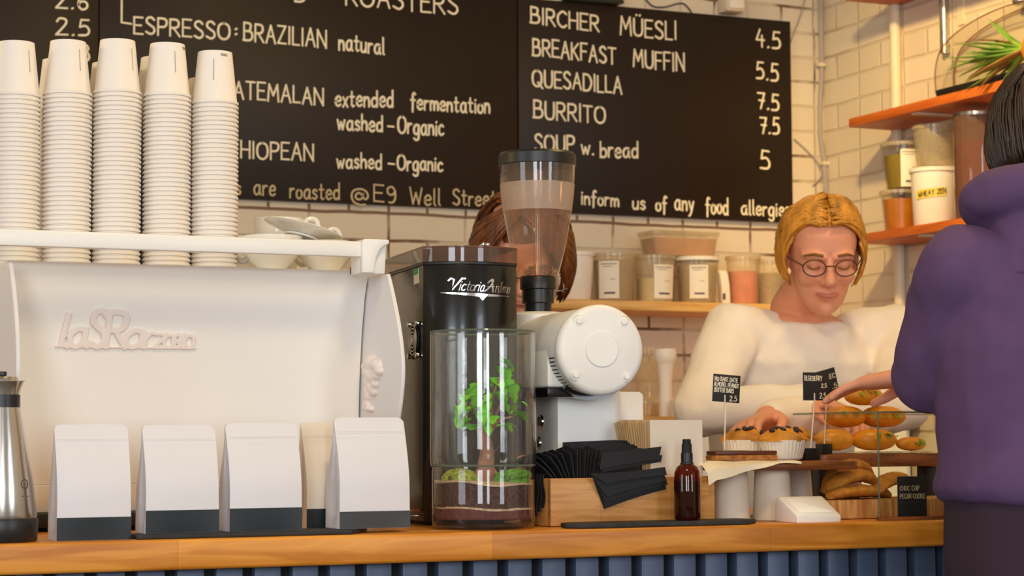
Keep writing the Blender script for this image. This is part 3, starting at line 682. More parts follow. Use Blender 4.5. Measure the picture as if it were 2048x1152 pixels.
ribbon(b, [(.006*cos(i*.5), .018+.006*sin(i*.5)) for i in range(14)], .0011, onc); ribbon(b, [(-.003, .018), (.003, .018)], .001, onc); ribbon(b, [(-.006, .002), (.006, .002)], .0018, onc)
part(t, 'etched_mark', b, M['ink'])

# ------------------------------------------------------------------ coffee bags
b = B(); sl = [(at(270, 1078, Y=.02).x, .012), (at(262, 1075, Y=.06).x, .075), (at(690, 1060, Y=.09).x, .105), (at(735, 1060, Y=.05).x, .06), (at(700, 1066, Y=.02).x, .012)]
n0 = len(sl); sl = [(sl[0][0]+.004*(i % 2), sl[0][1]+(sl[1][1]-sl[0][1])*i/4) for i in range(4)]+[(sl[1][0]+(sl[2][0]-sl[1][0])*i/14, sl[1][1]+(sl[2][1]-sl[1][1])*i/14+.002*(i % 2)) for i in range(14)]+sl[2:4]+[(sl[4][0]+(sl[0][0]-sl[4][0])*i/16, sl[4][1]+.0016*((i*7) % 3)) for i in range(16)]
solid('slate_tray', b.prism(sl, CT+.0005, CT+.0065), M['slate'], 'thin black slate tray under the coffee bags', 'tray', bevel=.0012, base=(-.4, .055, CT))
TZ = CT+.0068
def coffee_bag(label, x0, x1, pyb, pyt, Yf, z0, m='bag_white', band='bag_black', depth=.056, rz=0, bandpx=46, lean=0):
    A, C = at(x0, pyb, Y=Yf), at(x1, pyb, Y=Yf); w = (C-A).x; k = mpp(A)
    H = at((x0+x1)/2, pyt, Y=Yf+depth*.45).z-z0
    t = thing('coffee_bag', label, 'coffee bag', ((A.x+C.x)/2, Yf, z0), rz, 'white coffee bags on the counter')
    def sec(v):
        fr_ = 0 if v < .42 else depth*.45*min(1, (v-.42)/.42)**1.0
        fr_ = depth*.45*(lambda s: s*s*(1.6-.6*s))(max(0, min(1, (v-.34)/.66)))
        bk = depth-(depth*.51)*(lambda s: s*s*(3-2*s))(max(0, min(1, (v-.30)/.62)))
        if v > .9: bk = max(fr_+.0022, depth*.45+.0022)
        return fr_, bk
    R = []; nv = 22; SS = (-1, -.975, -.94, -.82, -.5, 0, .5, .82, .94, .975, 1)
    for i in range(nv+1):
        v = i/nv; f_, k_ = sec(v); hw = w/2*(1-.012*sin(pi*v))
        bul = .0035*sin(pi*min(1, v/.8))*(1 if v < .8 else 0)
        tuck = min(.010, (k_-f_)*.22)*min(1, v*5)*(1 if v < .88 else .2)
        z = H*v
        ring = []
        for s in SS: ring.append((s*hw, f_-bul*(1-s*s), z))
        mid = (f_+k_)/2
        ring += [(hw-.1*tuck, f_+(mid-f_)*.5, z), (hw-tuck, mid, z), (hw-.1*tuck, mid+(k_-mid)*.5, z)]
        for s in SS[::-1]: ring.append((s*hw, k_+bul*(1-s*s)*.6, z))
        ring += [(-hw+.1*tuck, mid+(k_-mid)*.5, z), (-hw+tuck, mid, z), (-hw+.1*tuck, f_+(mid-f_)*.5, z)]
        R.append([Vector(p) for p in ring])
    for V in R[-1]: V.z -= .0045 if abs(V.x) > w*.485 else .0014 if abs(V.x) > w*.465 else .0003 if abs(V.x) > w*.44 else 0
    part(t, 'pouch', B().rings(R), M[m], smooth=28)
    hb = bandpx*k; b = B(); g = []
    for i in range(5):
        v = hb*i/4/H; f_, _ = sec(v); bul = .0035*sin(pi*min(1, v/.8))
        g.append([Vector((s*w/2*1.0, f_-bul*(1-s*s)-.0009, H*v+.0002)) for s in (-1, -.75, -.5, -.25, 0, .25, .5, .75, 1)])
    part(t, 'bottom_band', b.sheet(g, -.0007), M[band], label='dark band along the bottom')
    f_, k_ = sec(.83)
    part(t, 'top_seam', B().bb(-w/2+.003, w/2-.003, f_-.0009, f_-.0002, H*.872, H*.8735), M[m])
    return t
coffee_bag('white coffee bag standing next to the steel carafe', 113, 262, 1078, 849, .030, CT)
coffee_bag('white coffee bag, second from the steel carafe on the slate tray', 291, 438, 1066, 850, .030, TZ)
coffee_bag('white coffee bag in the middle of the row below the raised logo', 459, 604, 1061, 846, .034, TZ)
coffee_bag('cream coffee bag half hidden behind the frontmost bag at right', 612, 735, 1057, 844, .115, CT, m='bag_cream', depth=.056, rz=.05)
coffee_bag('large front coffee bag with grey band beside the black grinder', 679, 820, 1063, 835, .040, TZ, band='band_grey', depth=.060, bandpx=34)

# ================================================================== GRINDERS
RG = radians(-7)
# black grinder: local x right, y back, z up; origin at the front middle on the counter
c = at(953, 1050, Y=.192)
gw = .151
t = thing('coffee_grinder', 'tall black coffee grinder with smoked lid and silver script logo', 'coffee grinder', (c.x, .192, CT), RG)
BG = t
sag, half = .030, gw/2; Rf = (half*half+sag*sag)/(2*sag); amax = math.asin(half/Rf)
def front_pt(s, h=0):
    """point on the bowed front, s metres from its middle"""
    a = s/Rf; return (Rf+h)*sin(a), Rf-(Rf+h)*cos(a)
def outline(grow, back):
    o = [(front_pt(-Rf*amax+2*Rf*amax*i/18, grow)) for i in range(19)]
    return o+[(half+grow, back), (-half-grow, back)]
gz = at(955, 523, Y=.19).z-CT; gl = at(955, 491, Y=.19).z-CT
part(t, 'body', B().prism(outline(0, .335), .006, gz-.004), M['black_gloss'], bevel=.002, smooth=30)
part(t, 'lid_ring', B().prism(outline(.0012, .337), gz-.0045, gz), M['black_satin'], bevel=.001, smooth=30)
o = outline(.001, .336)
part(t, 'smoked_lid', B().prism(o, gz+.0003, gl-.003), M['smoke'], smooth=30)
part(t, 'lid_top', B().prism(outline(.002, .337), gl-.003, gl), M['smoke'], bevel=.001, smooth=30)
part(t, 'lid_catch', B().bb(.012, .024, .001, .02, gl, gl+.005), M['chrome'], bevel=.001)
for sx in (-.05, .05):
    for sy in (.06, .28): part(t, 'foot', B().cyl((sx, sy, 0), .012, .007, 16), M['black_matt'])
part(t, 'drip_rail', B().bb(-half-.03, -half-.002, .04, .052, .014, .0165), M['steel'], bevel=.0005, label='thin copper coloured rail at the foot')
part(t, 'drip_rail', B().bb(-half-.026, -half-.002, .04, .052, .021, .0245), M['walnut'], bevel=.0005)
kg = mpp(c)
def ongrind(u, v, h): x, y = front_pt(u, h+.0004); return Vector((x, y, v))
zl = lambda py: at(955, py, Y=.19).z-CT
u0 = lambda px: (px-955)*kg*1.02
b = B()
def script(ch, px, py, h, w, wd=1.7):
    st, n = strokes(ch, 0, 0, 0); sc = w*kg/max(n, .2)
    for pts, sm in st:
        script.n = (getattr(script, 'n', 0)+1) % 7; ribbon(b, [(u0(px)+x*sc+.34*y*h*kg, zl(py)+y*h*kg) for x, y in pts], wd*kg, ongrind, .0003+4e-5*script.n)
ribbon(b, [(u0(901), zl(561)), (u0(906), zl(557)), (u0(912), zl(559)), (u0(908), zl(580)), (u0(928), zl(557)), (u0(934), zl(557))], 3.6*kg, ongrind, .0005)
x = 921
for ch, w in (('i', 3), ('c', 8), ('t', 7), ('o', 8), ('r', 6), ('i', 3), ('a', 8)):
    script(ch, x, 581+(x-921)*.03, 21, w); x += w+1.2
b2 = spline([(974, 582, 0), (984, 574, 0), (993, 561, 0), (990, 558, 0), (980, 566, 0), (990, 560, 0), (992, 583, 0)], 4)
ribbon(b, [(u0(p[0]), zl(p[1])) for p in b2], 2.8*kg, ongrind, .0005)
ribbon(b, [(u0(980), zl(573)), (u0(995), zl(572))], 2.2*kg, ongrind, .0005)
x = 997
for ch, w in (('r', 5), ('d', 7), ('u', 6), ('i', 3), ('n', 6), ('o', 6)):
    script(ch, x, 583+(x-997)*.03, 21, w, 1.6); x += w+.8
part(t, 'script_logo', b, M['silver'])
b = B(); n = 24
top, bot = [], []
for i in range(n+1):
    s = -1+2*i/n; px = 959+74*s; th = 1.8+5.0*(1-abs(s)); py = 585+(px-885)*.036+2.5*(1-abs(s))*.5
    top.append((px, py-th*.4)); bot.append((px, py+th*.6))
g = [[ongrind(u0(p), zl(q), .0006) for p, q in top], [ongrind(u0(p), zl(q), .0006) for p, q in bot]]
b.sheet(g)
V = [(957, 588), (964, 588), (969, 594), (974, 588), (981, 588), (969, 601)]
b.face([b.v(ongrind(u0(p), zl(q), .0009)) for p, q in V])
part(t, 'winged_emblem', b, M['silver'])
# fan grille on the left face
Mrot = Matrix.Rotation(RG, 4, 'Z'); Ml = Matrix.Translation(t.location) @ Mrot
def onside(px, py):
    """local y,z of the photo pixel on the grinder's left face"""
    n = Mrot @ Vector((-1, 0, 0)); p0 = Ml @ Vector((-half, 0, 0)); d = ray(px, py)
    P = CAM+d*((p0-CAM).dot(n)/d.dot(n)); q = Ml.inverted() @ P; return q.y, q.z
fy, fz = onside(831, 680)
ML = Matrix.Translation((-half-.001, fy, fz)) @ Matrix(((0, 0, -1, 0), (1, 0, 0, 0), (0, 1, 0, 0), (0, 0, 0, 1)))   # a->y b->z c->-x
b = B()
for r in (.0070, .0125, .0180, .0235):
    b.tube([(r*cos(2*pi*i/28), r*sin(2*pi*i/28), .0035) for i in range(28)], .0011, 6, Mx=ML, closed=True)
for sg in (1, -1): b.tube([(-.0245, -.0245*sg, .004), (.0245, .0245*sg, .004)], .0012, 6, Mx=ML)
b.cyl((0, 0, .002), .005, .003, 16, ML)
part(t, 'fan_grille', b, M['chrome'])
part(t, 'fan_plate', B().cyl((0, 0, 0), .026, .0012, 32, ML), M['black_matt'])
for a in (-1, 1):
    for e in (-1, 1): part(t, 'screw', B().cyl((a*.0245, e*.0245, .0), .0048, .006, 12, ML, bev=.001), M['chrome'])
sy, sz = onside(833, 553); sy2, sz2 = onside(841, 540)
hw = .014; hh = abs(onside(833, 536)[1]-onside(833, 566)[1])/2
part(t, 'sticker', B().bb(-half-.0008, -half-.0001, sy-hw, sy+hw, sz-hh, sz+hh), M['cream'], label='green topped cream sticker')
part(t, 'sticker_band', B().bb(-half-.0012, -half-.0008, sy-hw, sy+hw, sz+hh*.25, sz+hh), M['green'], label='green band of the sticker')

# white grinder with horizontal motor and cone hopper
RE = radians(-6.6)
c = at(1199, 700, Y=.12); CZ = c.z-CT
t = thing('coffee_grinder', 'white shop grinder with round motor cap and clear cone hopper', 'coffee grinder', (c.x, .12, CT), RE)
ke = mpp(c)
My = Matrix(((1, 0, 0, 0), (0, 0, 1, 0), (0, -1, 0, 0), (0, 0, 0, 1)))   # lathe axis z -> +y ; (a,b,c)->(a, c, -b)
MC = Matrix.Translation((0, 0, CZ)) @ My
RC = 91*ke
part(t, 'motor_housing', B().lathe([(RC*.6, .012), (RC*.955, .012), (RC*.965, .016), (RC*.965, .285), (RC*.9, .30), (0, .302)], 64, (0, 0, 0), MC), M['white_enamel'], smooth=40)
cap = part(t, 'end_cap', B().lathe([(0, -.010), (RC*.86, -.010), (RC*.95, -.0075), (RC, -.002), (RC, .008), (RC*.985, .0118), (0, .0118)], 64, (0, 0, 0), MC), M['white_enamel'], smooth=40)
part(cap, 'cap_disc', B().lathe([(0, -.0125), (RC*.37, -.0125), (RC*.385, -.0115), (RC*.39, -.0098)], 48, (0, 0, 0), MC), M['white_enamel'], smooth=40)
for a in (50, 130, 222, 315):
    x, z = RC*.82*cos(radians(a)), RC*.82*sin(radians(a))
    b = B().lathe([(0, -.0045), (.0042, -.0045), (.0052, -.0035), (.0052, .0)], 20, (x, -z, -.0092), MC)
    b.lathe([(.0078, 0), (.0085, -.0012), (.0092, 0)], 24, (x, -z, -.0092), MC)
    part(cap, 'cap_screw', b, M['white_enamel'])
b = B()
for i in range(10):
    a = radians(190+i*5.3); r = RC*.966; y0 = .020+.0006*i
    q = [(r*cos(a+da), y, CZ+r*sin(a+da)) for da in (-.014, .014) for y in (y0, y0+.026)]
    for h in (0,):
        vs = [b.v((p[0]*1.003, p[1], CZ+(p[2]-CZ)*1.003)) for p in q]; b.face([vs[0], vs[1], vs[3], vs[2]])
part(t, 'vent_slots', b, M['black_matt'], fix=True)
b = B(); R0 = []
for i in range(25):
    a = radians(232+i*(335-232)/24)
    R0.append([Vector((r*cos(a), y, CZ+r*sin(a))) for r, y in ((RC*.97, .035), (RC*1.085, .035), (RC*1.085, .20), (RC*.97, .20))])
part(t, 'gasket', b.rings(R0), M['black_gloss'])
cl, cr_ = at(1100, 950, Y=.2).x-c.x+.0, at(1226, 900, Y=.2).x-c.x
cz = CZ-RC*1.02
b = B(); poly = [(cl, .086), (cr_-.012, .086), (cr_, .098), (cr_, .25), (cl, .25)]
b.prism([(x+.075*.11, y) for x, y in poly], .022, cz+.012)
part(t, 'column', b, M['white_enamel'], bevel=.003)
part(t, 'base_tray', B().bb(cl-.002+.008, cr_+.004, .084, .27, .010, .030), M['white_enamel'], bevel=.003)
for sx in (cl+.016, cr_-.01):
    for sy in (.098, .25): part(t, 'foot', B().cyl((sx, sy, 0), .011, .0105, 20, bev=.002), M['steel'], label='steel foot')
ME = Matrix.Translation(t.location) @ Matrix.Rotation(RE, 4, 'Z')
nE = Matrix.Rotation(RE, 4, 'Z') @ Vector((-1, 0, 0)); xl = cl+.075*.11
def onek(px, py):
    p0 = ME @ Vector((xl, 0, 0)); d = ray(px, py); q = ME.inverted() @ (CAM+d*((p0-CAM).dot(nE)/d.dot(nE))); return q.y, q.z
for px, py in ((1084, 843), (1079, 886), (1077, 928)):
    y, z = onek(px, py)
    MBt = Matrix.Translation((xl, y, z)) @ Matrix(((0, 0, -1, 0), (1, 0, 0, 0), (0, 1, 0, 0), (0, 0, 0, 1)))
    bt = part(t, 'button', B().lathe([(0, .004), (.0068, .004), (.0072, .003), (.0072, 0)], 24, (0, 0, 0), MBt), M['black_satin'], label='black push button')
    part(bt, 'button_ring', B().lathe([(.0072, .0), (.0074, .004), (.0092, .0045), (.0108, .002), (.0108, 0)], 28, (0, 0, 0), MBt), M['chrome'])
a0, a1 = at(1228, 783, Y=.26), at(1287, 860, Y=.26)
q0, q1 = ME.inverted() @ a0, ME.inverted() @ a1
part(t, 'side_plate', B().prism(rrect(q0.x-.065, q1.x+.004, q1.z-.02, q0.z, .009, 5), -.205, -.165, Matrix(((1, 0, 0, 0), (0, 0, -1, 0), (0, 1, 0, 0), (0, 0, 0, 1)))), M['white_enamel'], bevel=.002)
# hopper
hc = at(1075, 450, Y=.395); hl = ME.inverted() @ Vector((hc.x, .395, hc.z)); hx, hy = hl.x, hl.y; kh = mpp(hc)
hz = lambda py: at(1075, py, Y=.395).z-CT
MH = Matrix.Translation((hx, hy, 0))
part(t, 'grind_head', B().lathe([(0, CZ+RC*.6), (.050, CZ+RC*.6), (.050, CZ+RC*.98), (.040, CZ+RC*1.05), (0, CZ+RC*1.05)], 40, (0, 0, 0), MH), M['white_enamel'])
part(t, 'housing_side', B().prism([(-RC*.972, CZ+.004), (-RC*.972, CZ-.052), (-RC*.968, CZ-.056), (0, CZ-.056), (0, CZ+.004)], -.30, -.050, Matrix(((1, 0, 0, 0), (0, 0, -1, 0), (0, 1, 0, 0), (0, 0, 0, 1)))), M['white_enamel'], bevel=.004)
part(t, 'gasket_side', B().bb(-RC*.99, 0, .045, .27, CZ-.0715, CZ-.0562), M['black_gloss'], bevel=.001)
nk = part(t, 'neck', B().lathe([(27*kh, hz(640)), (27*kh, hz(608)), (32*kh, hz(606)), (32*kh, hz(580)), (36*kh, hz(578)), (36*kh, hz(557)), (34*kh, hz(553)), (0, hz(553))], 40, (0, 0, 0), MH), M['black_satin'])
b = B(); zc = hz(583)
b.tube([(32*kh, -.02, zc), (44*kh, -.012, zc+.001), (52*kh, -.005, zc), (52*kh, -.005, zc+.012), (48*kh, -.008, zc+.013)], .0014, 8, Mx=MH)
b.tube([(30*kh, -.018, zc-.002), (56*kh, -.016, zc+.004)], .0012, 8, Mx=MH)
part(nk, 'clip', b, M['chrome'])
hp = [(40, 553), (43.5, 543), (51, 515), (57, 488), (63, 455), (68, 425), (72, 395), (74.5, 365), (76, 335), (76.5, 326)]
hop = part(t, 'hopper', B().lathe([(r*kh, hz(y)) for r, y in hp], 64, (0, 0, 0), MH), M['hopper'], smooth=70)
part(hop, 'frosted_band', B().lathe([(r*kh+.0006, hz(y)) for r, y in ((68.2, 424), (70, 410), (72, 395), (74.2, 369))], 64, (0, 0, 0), MH), M['frost'], smooth=70)
part(hop, 'inner_tube', B().lathe([(9*kh, hz(550)), (10*kh, hz(450)), (12*kh, hz(340))], 24, (0, 0, 0), MH), M['hopper'])
part(t, 'hopper_lid', B().lathe([(76*kh, hz(333)), (78*kh, hz(332)), (78*kh, hz(312)), (74*kh, hz(307)), (0, hz(307))], 64, (0, 0, 0), MH), M['black_satin'])

# ================================================================== TERRARIUM
c = at(967, 1054, Y=.098); kt = mpp(c)
t = thing('terrarium', 'tall clear glass terrarium jar with a small green plant and moss', 'terrarium', (c.x, .098, CT))
z = lambda py: at(967, py, Y=.098).z-CT
zs = z(932)
b = B().lathe([(0, .0005), (.070, .0005), (.0755, .004), (.0762, .012), (.0762, zs-.006), (.0755, zs-.002), (.0768, zs), (.0786, zs+.004), (.0790, zs+.012), (.0786, z(668)-.002), (.0780, z(665)), (.0770, z(664)), (.0760, z(665)), (.0762, z(668)-.004), (.0764, zs+.012), (.0750, zs+.002), (.0735, zs-.003), (.0738, .020), (.070, .0145), (0, .014)], 72)
gl = part(t, 'glass_jar', b, M['jar_glass'], smooth=60)
part(gl, 'rim', B().lathe([(.0778+.0016*cos(2*pi*i/8), z(664.5)+.0016*sin(2*pi*i/8)) for i in range(9)], 72), M['edge_glass'])
part(gl, 'waist_ring', B().lathe([(.0772+.0014*cos(2*pi*i/8), zs+.001+.0014*sin(2*pi*i/8)) for i in range(9)], 72), M['edge_glass'])
def layer(z0, z1, amp0, amp1, r=.0728, seed=1, ph=0):
    random.seed(seed); b = B(); n = 72
    lo = [z0+amp0*(sin(2*pi*i/n*2+ph)+.5*sin(2*pi*i/n*5+ph)) for i in range(n)]; hi = [z1+amp1*(sin(2*pi*i/n*2+ph)+.5*sin(2*pi*i/n*5+ph))+random.uniform(-.0008, .0008) for i in range(n)]
    R = [[Vector((rr*cos(2*pi*i/n), rr*sin(2*pi*i/n), zz_[i])) for i in range(n)] for rr, zz_ in ((r-.0004, lo), (r, [l+.0004 for l in lo]), (r, [h-.0004 for h in hi]), (r-.004, [h+.0006 for h in hi]))]
    b.rings(R); return b
part(t, 'grit_layer', layer(.0155, .029, 0, .0018, seed=2, ph=1), M['soil_red'], label='dark red grit at the bottom')
part(t, 'pale_layer', layer(.0292, .0325, .0018, .0018, .0731, seed=3, ph=1), M['sand'], label='thin wavy pale grit line')
part(t, 'soil', layer(.0327, .0655, .0018, .003, seed=4, ph=1), M['soil'], label='dark brown soil')
part(t, 'top_grit', layer(.066, .069, .003, .003, .0731, seed=5, ph=1), M['sand'], label='pale grit on top of the soil')
def moss(cx, cy, cz, rx, ry, rz_, seed):
    random.seed(seed); b = B()
    for i in range(150):
        a = random.uniform(0, 2*pi); q = sqrt(random.random()); x, y = cx+rx*q*cos(a), cy+ry*q*sin(a); h = cz+rz_*sqrt(max(0, 1-q*q))
        if x*x+y*y > .0695**2: continue
        b.ball((x, y, h), (random.uniform(.003, .0055),)*2+(random.uniform(.003, .005),), 6, 4)
    b.ball((cx*.93, cy*.93, cz), (rx*.82, ry*.82, rz_), 16, 8); return b
part(t, 'moss', moss(.038, -.030, .068, .030, .034, .016, 1), M['moss'], label='bright green moss mound at the right')
part(t, 'moss', moss(-.035, .005, .068, .026, .030, .017, 2), mat('pale moss', 'A8B040', .9, vary=.4, scale=140, bump=1), label='pale yellow green moss at the left')
b = B()
tr = spline([(.004, 0, .066), (.002, -.004, .09), (.006, 0, .115), (.003, .002, .14), (.010, 0, .17), (.012, .002, .20)], 5)
b.tube(tr, [.015-.011*i/(len(tr)-1) for i in range(len(tr))], 14)
for q in ((.03, -.012), (-.02, -.014), (.012, .025), (-.012, .018)):
    b.tube(spline([(.004, 0, .098), (q[0]*.5, q[1]*.5, .082), (q[0], q[1], .067)], 4), [.006-.0004*i for i in range(9)], 8)
for e in ((.045, -.015, .205), (-.03, -.02, .185), (.04, -.02, .165), (-.035, .005, .155), (.015, -.03, .225), (.03, .02, .15)):
    b.tube(spline([(.006, 0, .13), (e[0]*.5, e[1]*.5, (e[2]+.14)/2+.005), e], 4), [.003-.0002*i for i in range(9)], 6)
part(t, 'trunk', b, M['trunk'], label='pinkish brown gnarled trunk')
random.seed(11); b = B()
def leaf(b, p, d, L, W, droop=.4, seg=7, lobes=.28):
    d = Vector(d).normalized(); side = d.cross(Vector((0, 0, 1)))
    side = side.normalized() if side.length > .1 else Vector((1, 0, 0)); up = side.cross(d); G = []
    for i in range(seg+1):
        s = i/seg; w = W*(sin(pi*min(1, s*.95+.05))**.8)*(1+lobes*sin(s*pi*5))*(1 if s < .97 else .2)
        q = Vector(p)+d*(L*s)-Vector((0, 0, 1))*(droop*L*s*s)
        G.append([q+side*(w*e)+up*(abs(e)*w*.28) for e in (-1, -.5, 0, .5, 1)])
    b.sheet(G)
spots = [(1030, 735, .05), (1012, 722, 0), (1045, 760, .02), (935, 790, -.02), (950, 778, 0), (925, 812, .03), (1040, 800, -.01), (1055, 808, .02), (1000, 790, -.03), (1018, 815, .01), (930, 840, 0), (948, 852, -.02), (1030, 840, 0), (1008, 848, -.03), (975, 800, -.04), (990, 760, -.02), (965, 830, -.03), (1022, 770, -.03), (945, 815, -.03), (985, 835, -.04), (1005, 740, -.01), (1035, 822, -.03)]
for px, py, dy in spots:
    q = at(px, py, Y=.098+dy); x, y, zz_ = q.x-c.x, dy, q.z-CT
    dr = Vector((x*1.5+random.uniform(-.03, .03), random.uniform(-.05, .03), random.uniform(-.03, .03)))
    for j in range(2):
        dd = dr+Vector((random.uniform(-.05, .05), random.uniform(-.05, .05), random.uniform(-.05, .05)))
        st = Vector((x, y, zz_))-dd.normalized()*.012
        rr = (st+dd.normalized()*.034)
        if rr.x**2+rr.y**2 < .070**2: leaf(b, st, dd, random.uniform(.026, .036), random.uniform(.009, .014), random.uniform(.2, .8))
part(t, 'leaves', b, M['leaf'], fix=False)
b = B()
def onj(u, v, h): A = -pi/2+u/.0792; return Vector((.0794*cos(A), .0794*sin(A), v))
zz_ = z(912); ux = (932-967)*kt
for r in (.0028, .0012): ribbon(b, [(ux+r*cos(i*pi/8), zz_+r*sin(i*pi/8)) for i in range(17)], .0007, onj)
ribbon(b, [(ux+.0028, zz_), (ux+.013, zz_)], .0006, onj)
ribbon(b, [(ux+.022+.013*cos(a), zz_+.016*sin(a)) for a in [radians(100+8*i) for i in range(21)]], .0007, onj)
part(gl, 'etched_mark', b, M['edge_glass'])

# ================================================================== SLATE, SPRAY BOTTLE, NAPKIN BOX
a, e = at(1128, 1051, Y=.035), at(1512, 1047, Y=.035)
random.seed(3); poly = [(a.x, .030), (a.x+.018, .010)]+[(a.x+.03+(e.x-a.x-.06)*i/34, .0065+random.uniform(0, .0028)) for i in range(35)]+[(e.x-.02, .012), (e.x-.022, .022), (e.x, .034), (e.x-.008, .076), (a.x+.03, .078), (a.x+.006, .06)]
solid('slate_board', B().prism(poly, CT+.0005, CT+.0075), M['slate'], 'rough black slate board lying in front of the napkin box', 'slate board', bevel=.0018)
c = at(1375, 1043, Y=.045); kb = mpp(c); ZS = CT+.0078
t = thing('spray_bottle', 'amber glass spray bottle with black pump on the slate board', 'bottle', (c.x, .045, ZS))
z = lambda py: at(1375, py, Y=.045).z-ZS
part(t, 'bottle', B().lathe([(0, .0005), (23*kb, .0005), (26*kb, .003), (26.8*kb, .006), (26.8*kb, z(962)), (25.5*kb, z(945)), (21*kb, z(934)), (14*kb, z(929)), (12*kb, z(925))], 48), M['amber'], smooth=60)
part(t, 'liquid', B().lathe([(0, .003), (24.5*kb, .003), (25.2*kb, .006), (25.2*kb, z(962)), (0, z(962))], 40), M['amber_liq'])
part(t, 'collar', B().lathe([(0, z(930)), (13.5*kb, z(930)), (13.5*kb, z(926)), (12*kb, z(924)), (12*kb, z(906)), (0, z(906))], 32), M['black_satin'])
pm = part(t, 'pump', B().lathe([(0, z(907)), (10.5*kb, z(907)), (10*kb, z(888)), (8.5*kb, z(887)), (8.5*kb, z(880)), (7*kb, z(878)), (0, z(878))], 32), M['black_matt'])
part(pm, 'nozzle', B().cyl((0, 0, 0), .0018, .004, 10, Matrix.Translation((0, -8.5*kb, z(883))) @ Matrix.Rotation(pi/2, 4, 'X')), M['black_satin'])

x0, x1 = at(1099, 1050, Y=.088).x, at(1427, 1050, Y=.088).x
t = thing('napkin_box', 'open bamboo box holding black napkins and brown paper bags', 'box', ((x0+x1)/2, .14, CT))
zf = at(1098, 957, Y=.088).z; zr = at(1427, 948, Y=.088).z
xm = at(1300, 1000, Y=.088).x
b = B().bb(x0, x1, .083, .0935, CT+.001, zf); part(t, 'front_panel', b, M['bamboo'], world=True, bevel=.001)
part(t, 'back_panel', B().bb(x0, x1, .184, .192, CT+.001, zf), M['bamboo'], world=True, bevel=.001)
for xx in (x0, x1-.008): part(t, 'side_panel', B().bb(xx, xx+.008, .0945, .1835, CT+.001, zf), M['bamboo'], world=True, bevel=.001)
part(t, 'divider', B().bb(xm-.003, xm+.003, .0945, .1835, CT+.006, zf-.005), M['bamboo'], world=True, bevel=.001)
part(t, 'bottom_panel', B().bb(x0+.0085, x1-.0085, .0945, .1835, CT+.001, CT+.0055), M['bamboo'], world=True)
# black napkins
random.seed(5); G_N = 'black napkins in the bamboo box'
def napkin(g, label, th=.0016):
    b = B().sheet(g, th); solid('napkin', b, M['napkin'], label, 'napkin', G_N, smooth=50)
ordi = ['first', 'second', 'third', 'fourth', 'fifth', 'sixth', 'seventh', 'eighth', 'ninth', 'tenth', 'eleventh', 'twelfth', 'thirteenth', 'fourteenth', 'fifteenth']
zb0 = CT+.008
for i in range(13):
    px = 1110+i*6.1; a = at(px+3, 958, Y=.105); tl = (6-i)*.0026 if i < 6 else (6-i)*.0006
    topz = at(px, 912-18*sin(min(1, i/7)*pi/2)+random.uniform(-3, 3), Y=.105).z
    g = []
    for r in range(7):
        s = r/6; zz_ = zb0+(topz-zb0)*s; row = []
        for q in range(5):
            y = .0975+.078*q/4*(.95+.05*sin(i)); sw = .0016*sin(i*1.7+s*4+q)*s
            row.append(Vector((a.x-tl*2.6*max(0, (s-.5)/.5)**1.6+sw*max(0, s-.4), y+.004*s*sin(i*2.1), zz_-.003*abs(q-2)*s)))
        g.append(row)
    napkin(g, 'black napkin standing edge-on in the box, %s from its left end' % ordi[i])
for i in range(5):
    x_a, x_b = at(1121+i*13+3, 900, Y=.135).x, at((1306, 1300, 1308, 1302, 1309)[i], 900, Y=.135).x
    if i < 3: x_a = at(1128+i*6, 900, Y=.165).x
    y = .170-.012*i; topz = at(1250, 880+i*4.0, Y=y).z; g = []
    for r in range(5):
        s = r/4; g.append([Vector((x_a+(x_b-x_a)*q/8, y+.002*sin(q*.9+i), zb0+.012+(topz-zb0-.012)*s-.0015*s*abs(q-5)*.4)) for q in range(9)])
    if i >= 3: 
        for row in g:
            for v in row: v.x = at(1190, 900, Y=y).x+(v.x-x_a)*.93
    napkin(g, 'wide black napkin standing at the back of the box, %s from the rear' % ordi[i])
quads = [((1204, 906), (1323, 893), (1318, 918), (1200, 938), .078), ((1196, 926), (1325, 910), (1322, 924), (1206, 944), .0745), ((1180, 947), (1330, 934), (1334, 950), (1213, 968), .0710),
         ((1183, 951), (1328, 948), (1334, 962), (1214, 994), .0675), ((1185, 955), (1331, 958), (1336, 969), (1212, 1004), .0640), ((1187, 960), (1333, 966), (1331, 974), (1211, 1012), .0605), ((1189, 965), (1329, 970), (1333, 978), (1209, 1018), .0570)]
for i, (A, Bq, Cq, D, y) in enumerate(quads):
    y = .058+.0036*i if False else .0805-.0036*(6-i)
    g = []
    for r in range(6):
        s = r/5; row = []
        for q in range(9):
            u = q/8; px = (A[0]*(1-u)+Bq[0]*u)*(1-s)+(D[0]*(1-u)+Cq[0]*u)*s; py = (A[1]*(1-u)+Bq[1]*u)*(1-s)+(D[1]*(1-u)+Cq[1]*u)*s
            py += (4 if i > 1 else 1)*sin(pi*u)*(.5-s)*1.2
            row.append(at(px, py, Y=y-.0012*sin(pi*u*1.5)+.0000*s))
        g.append(row)
    napkin(g, 'black napkin hanging over the front of the bamboo box, %s from the top' % ordi[i], .0013)
# a few napkins drooping over the left side
for i in range(3):
    g = []; xx = x0-.0022-.0026*i
    for r in range(7):
        s = r/6; g.append([Vector((xx-.002*sin(s*7+i)*(1 if 0 < r else 0)-.001*i, .100+.028*q/3+.004*i, zf+.006-(.050+.006*i)*s)) for q in range(4)])
    napkin(g, 'black napkin drooping down the left side of the bamboo box, %s from the wood' % ordi[i], .0011)
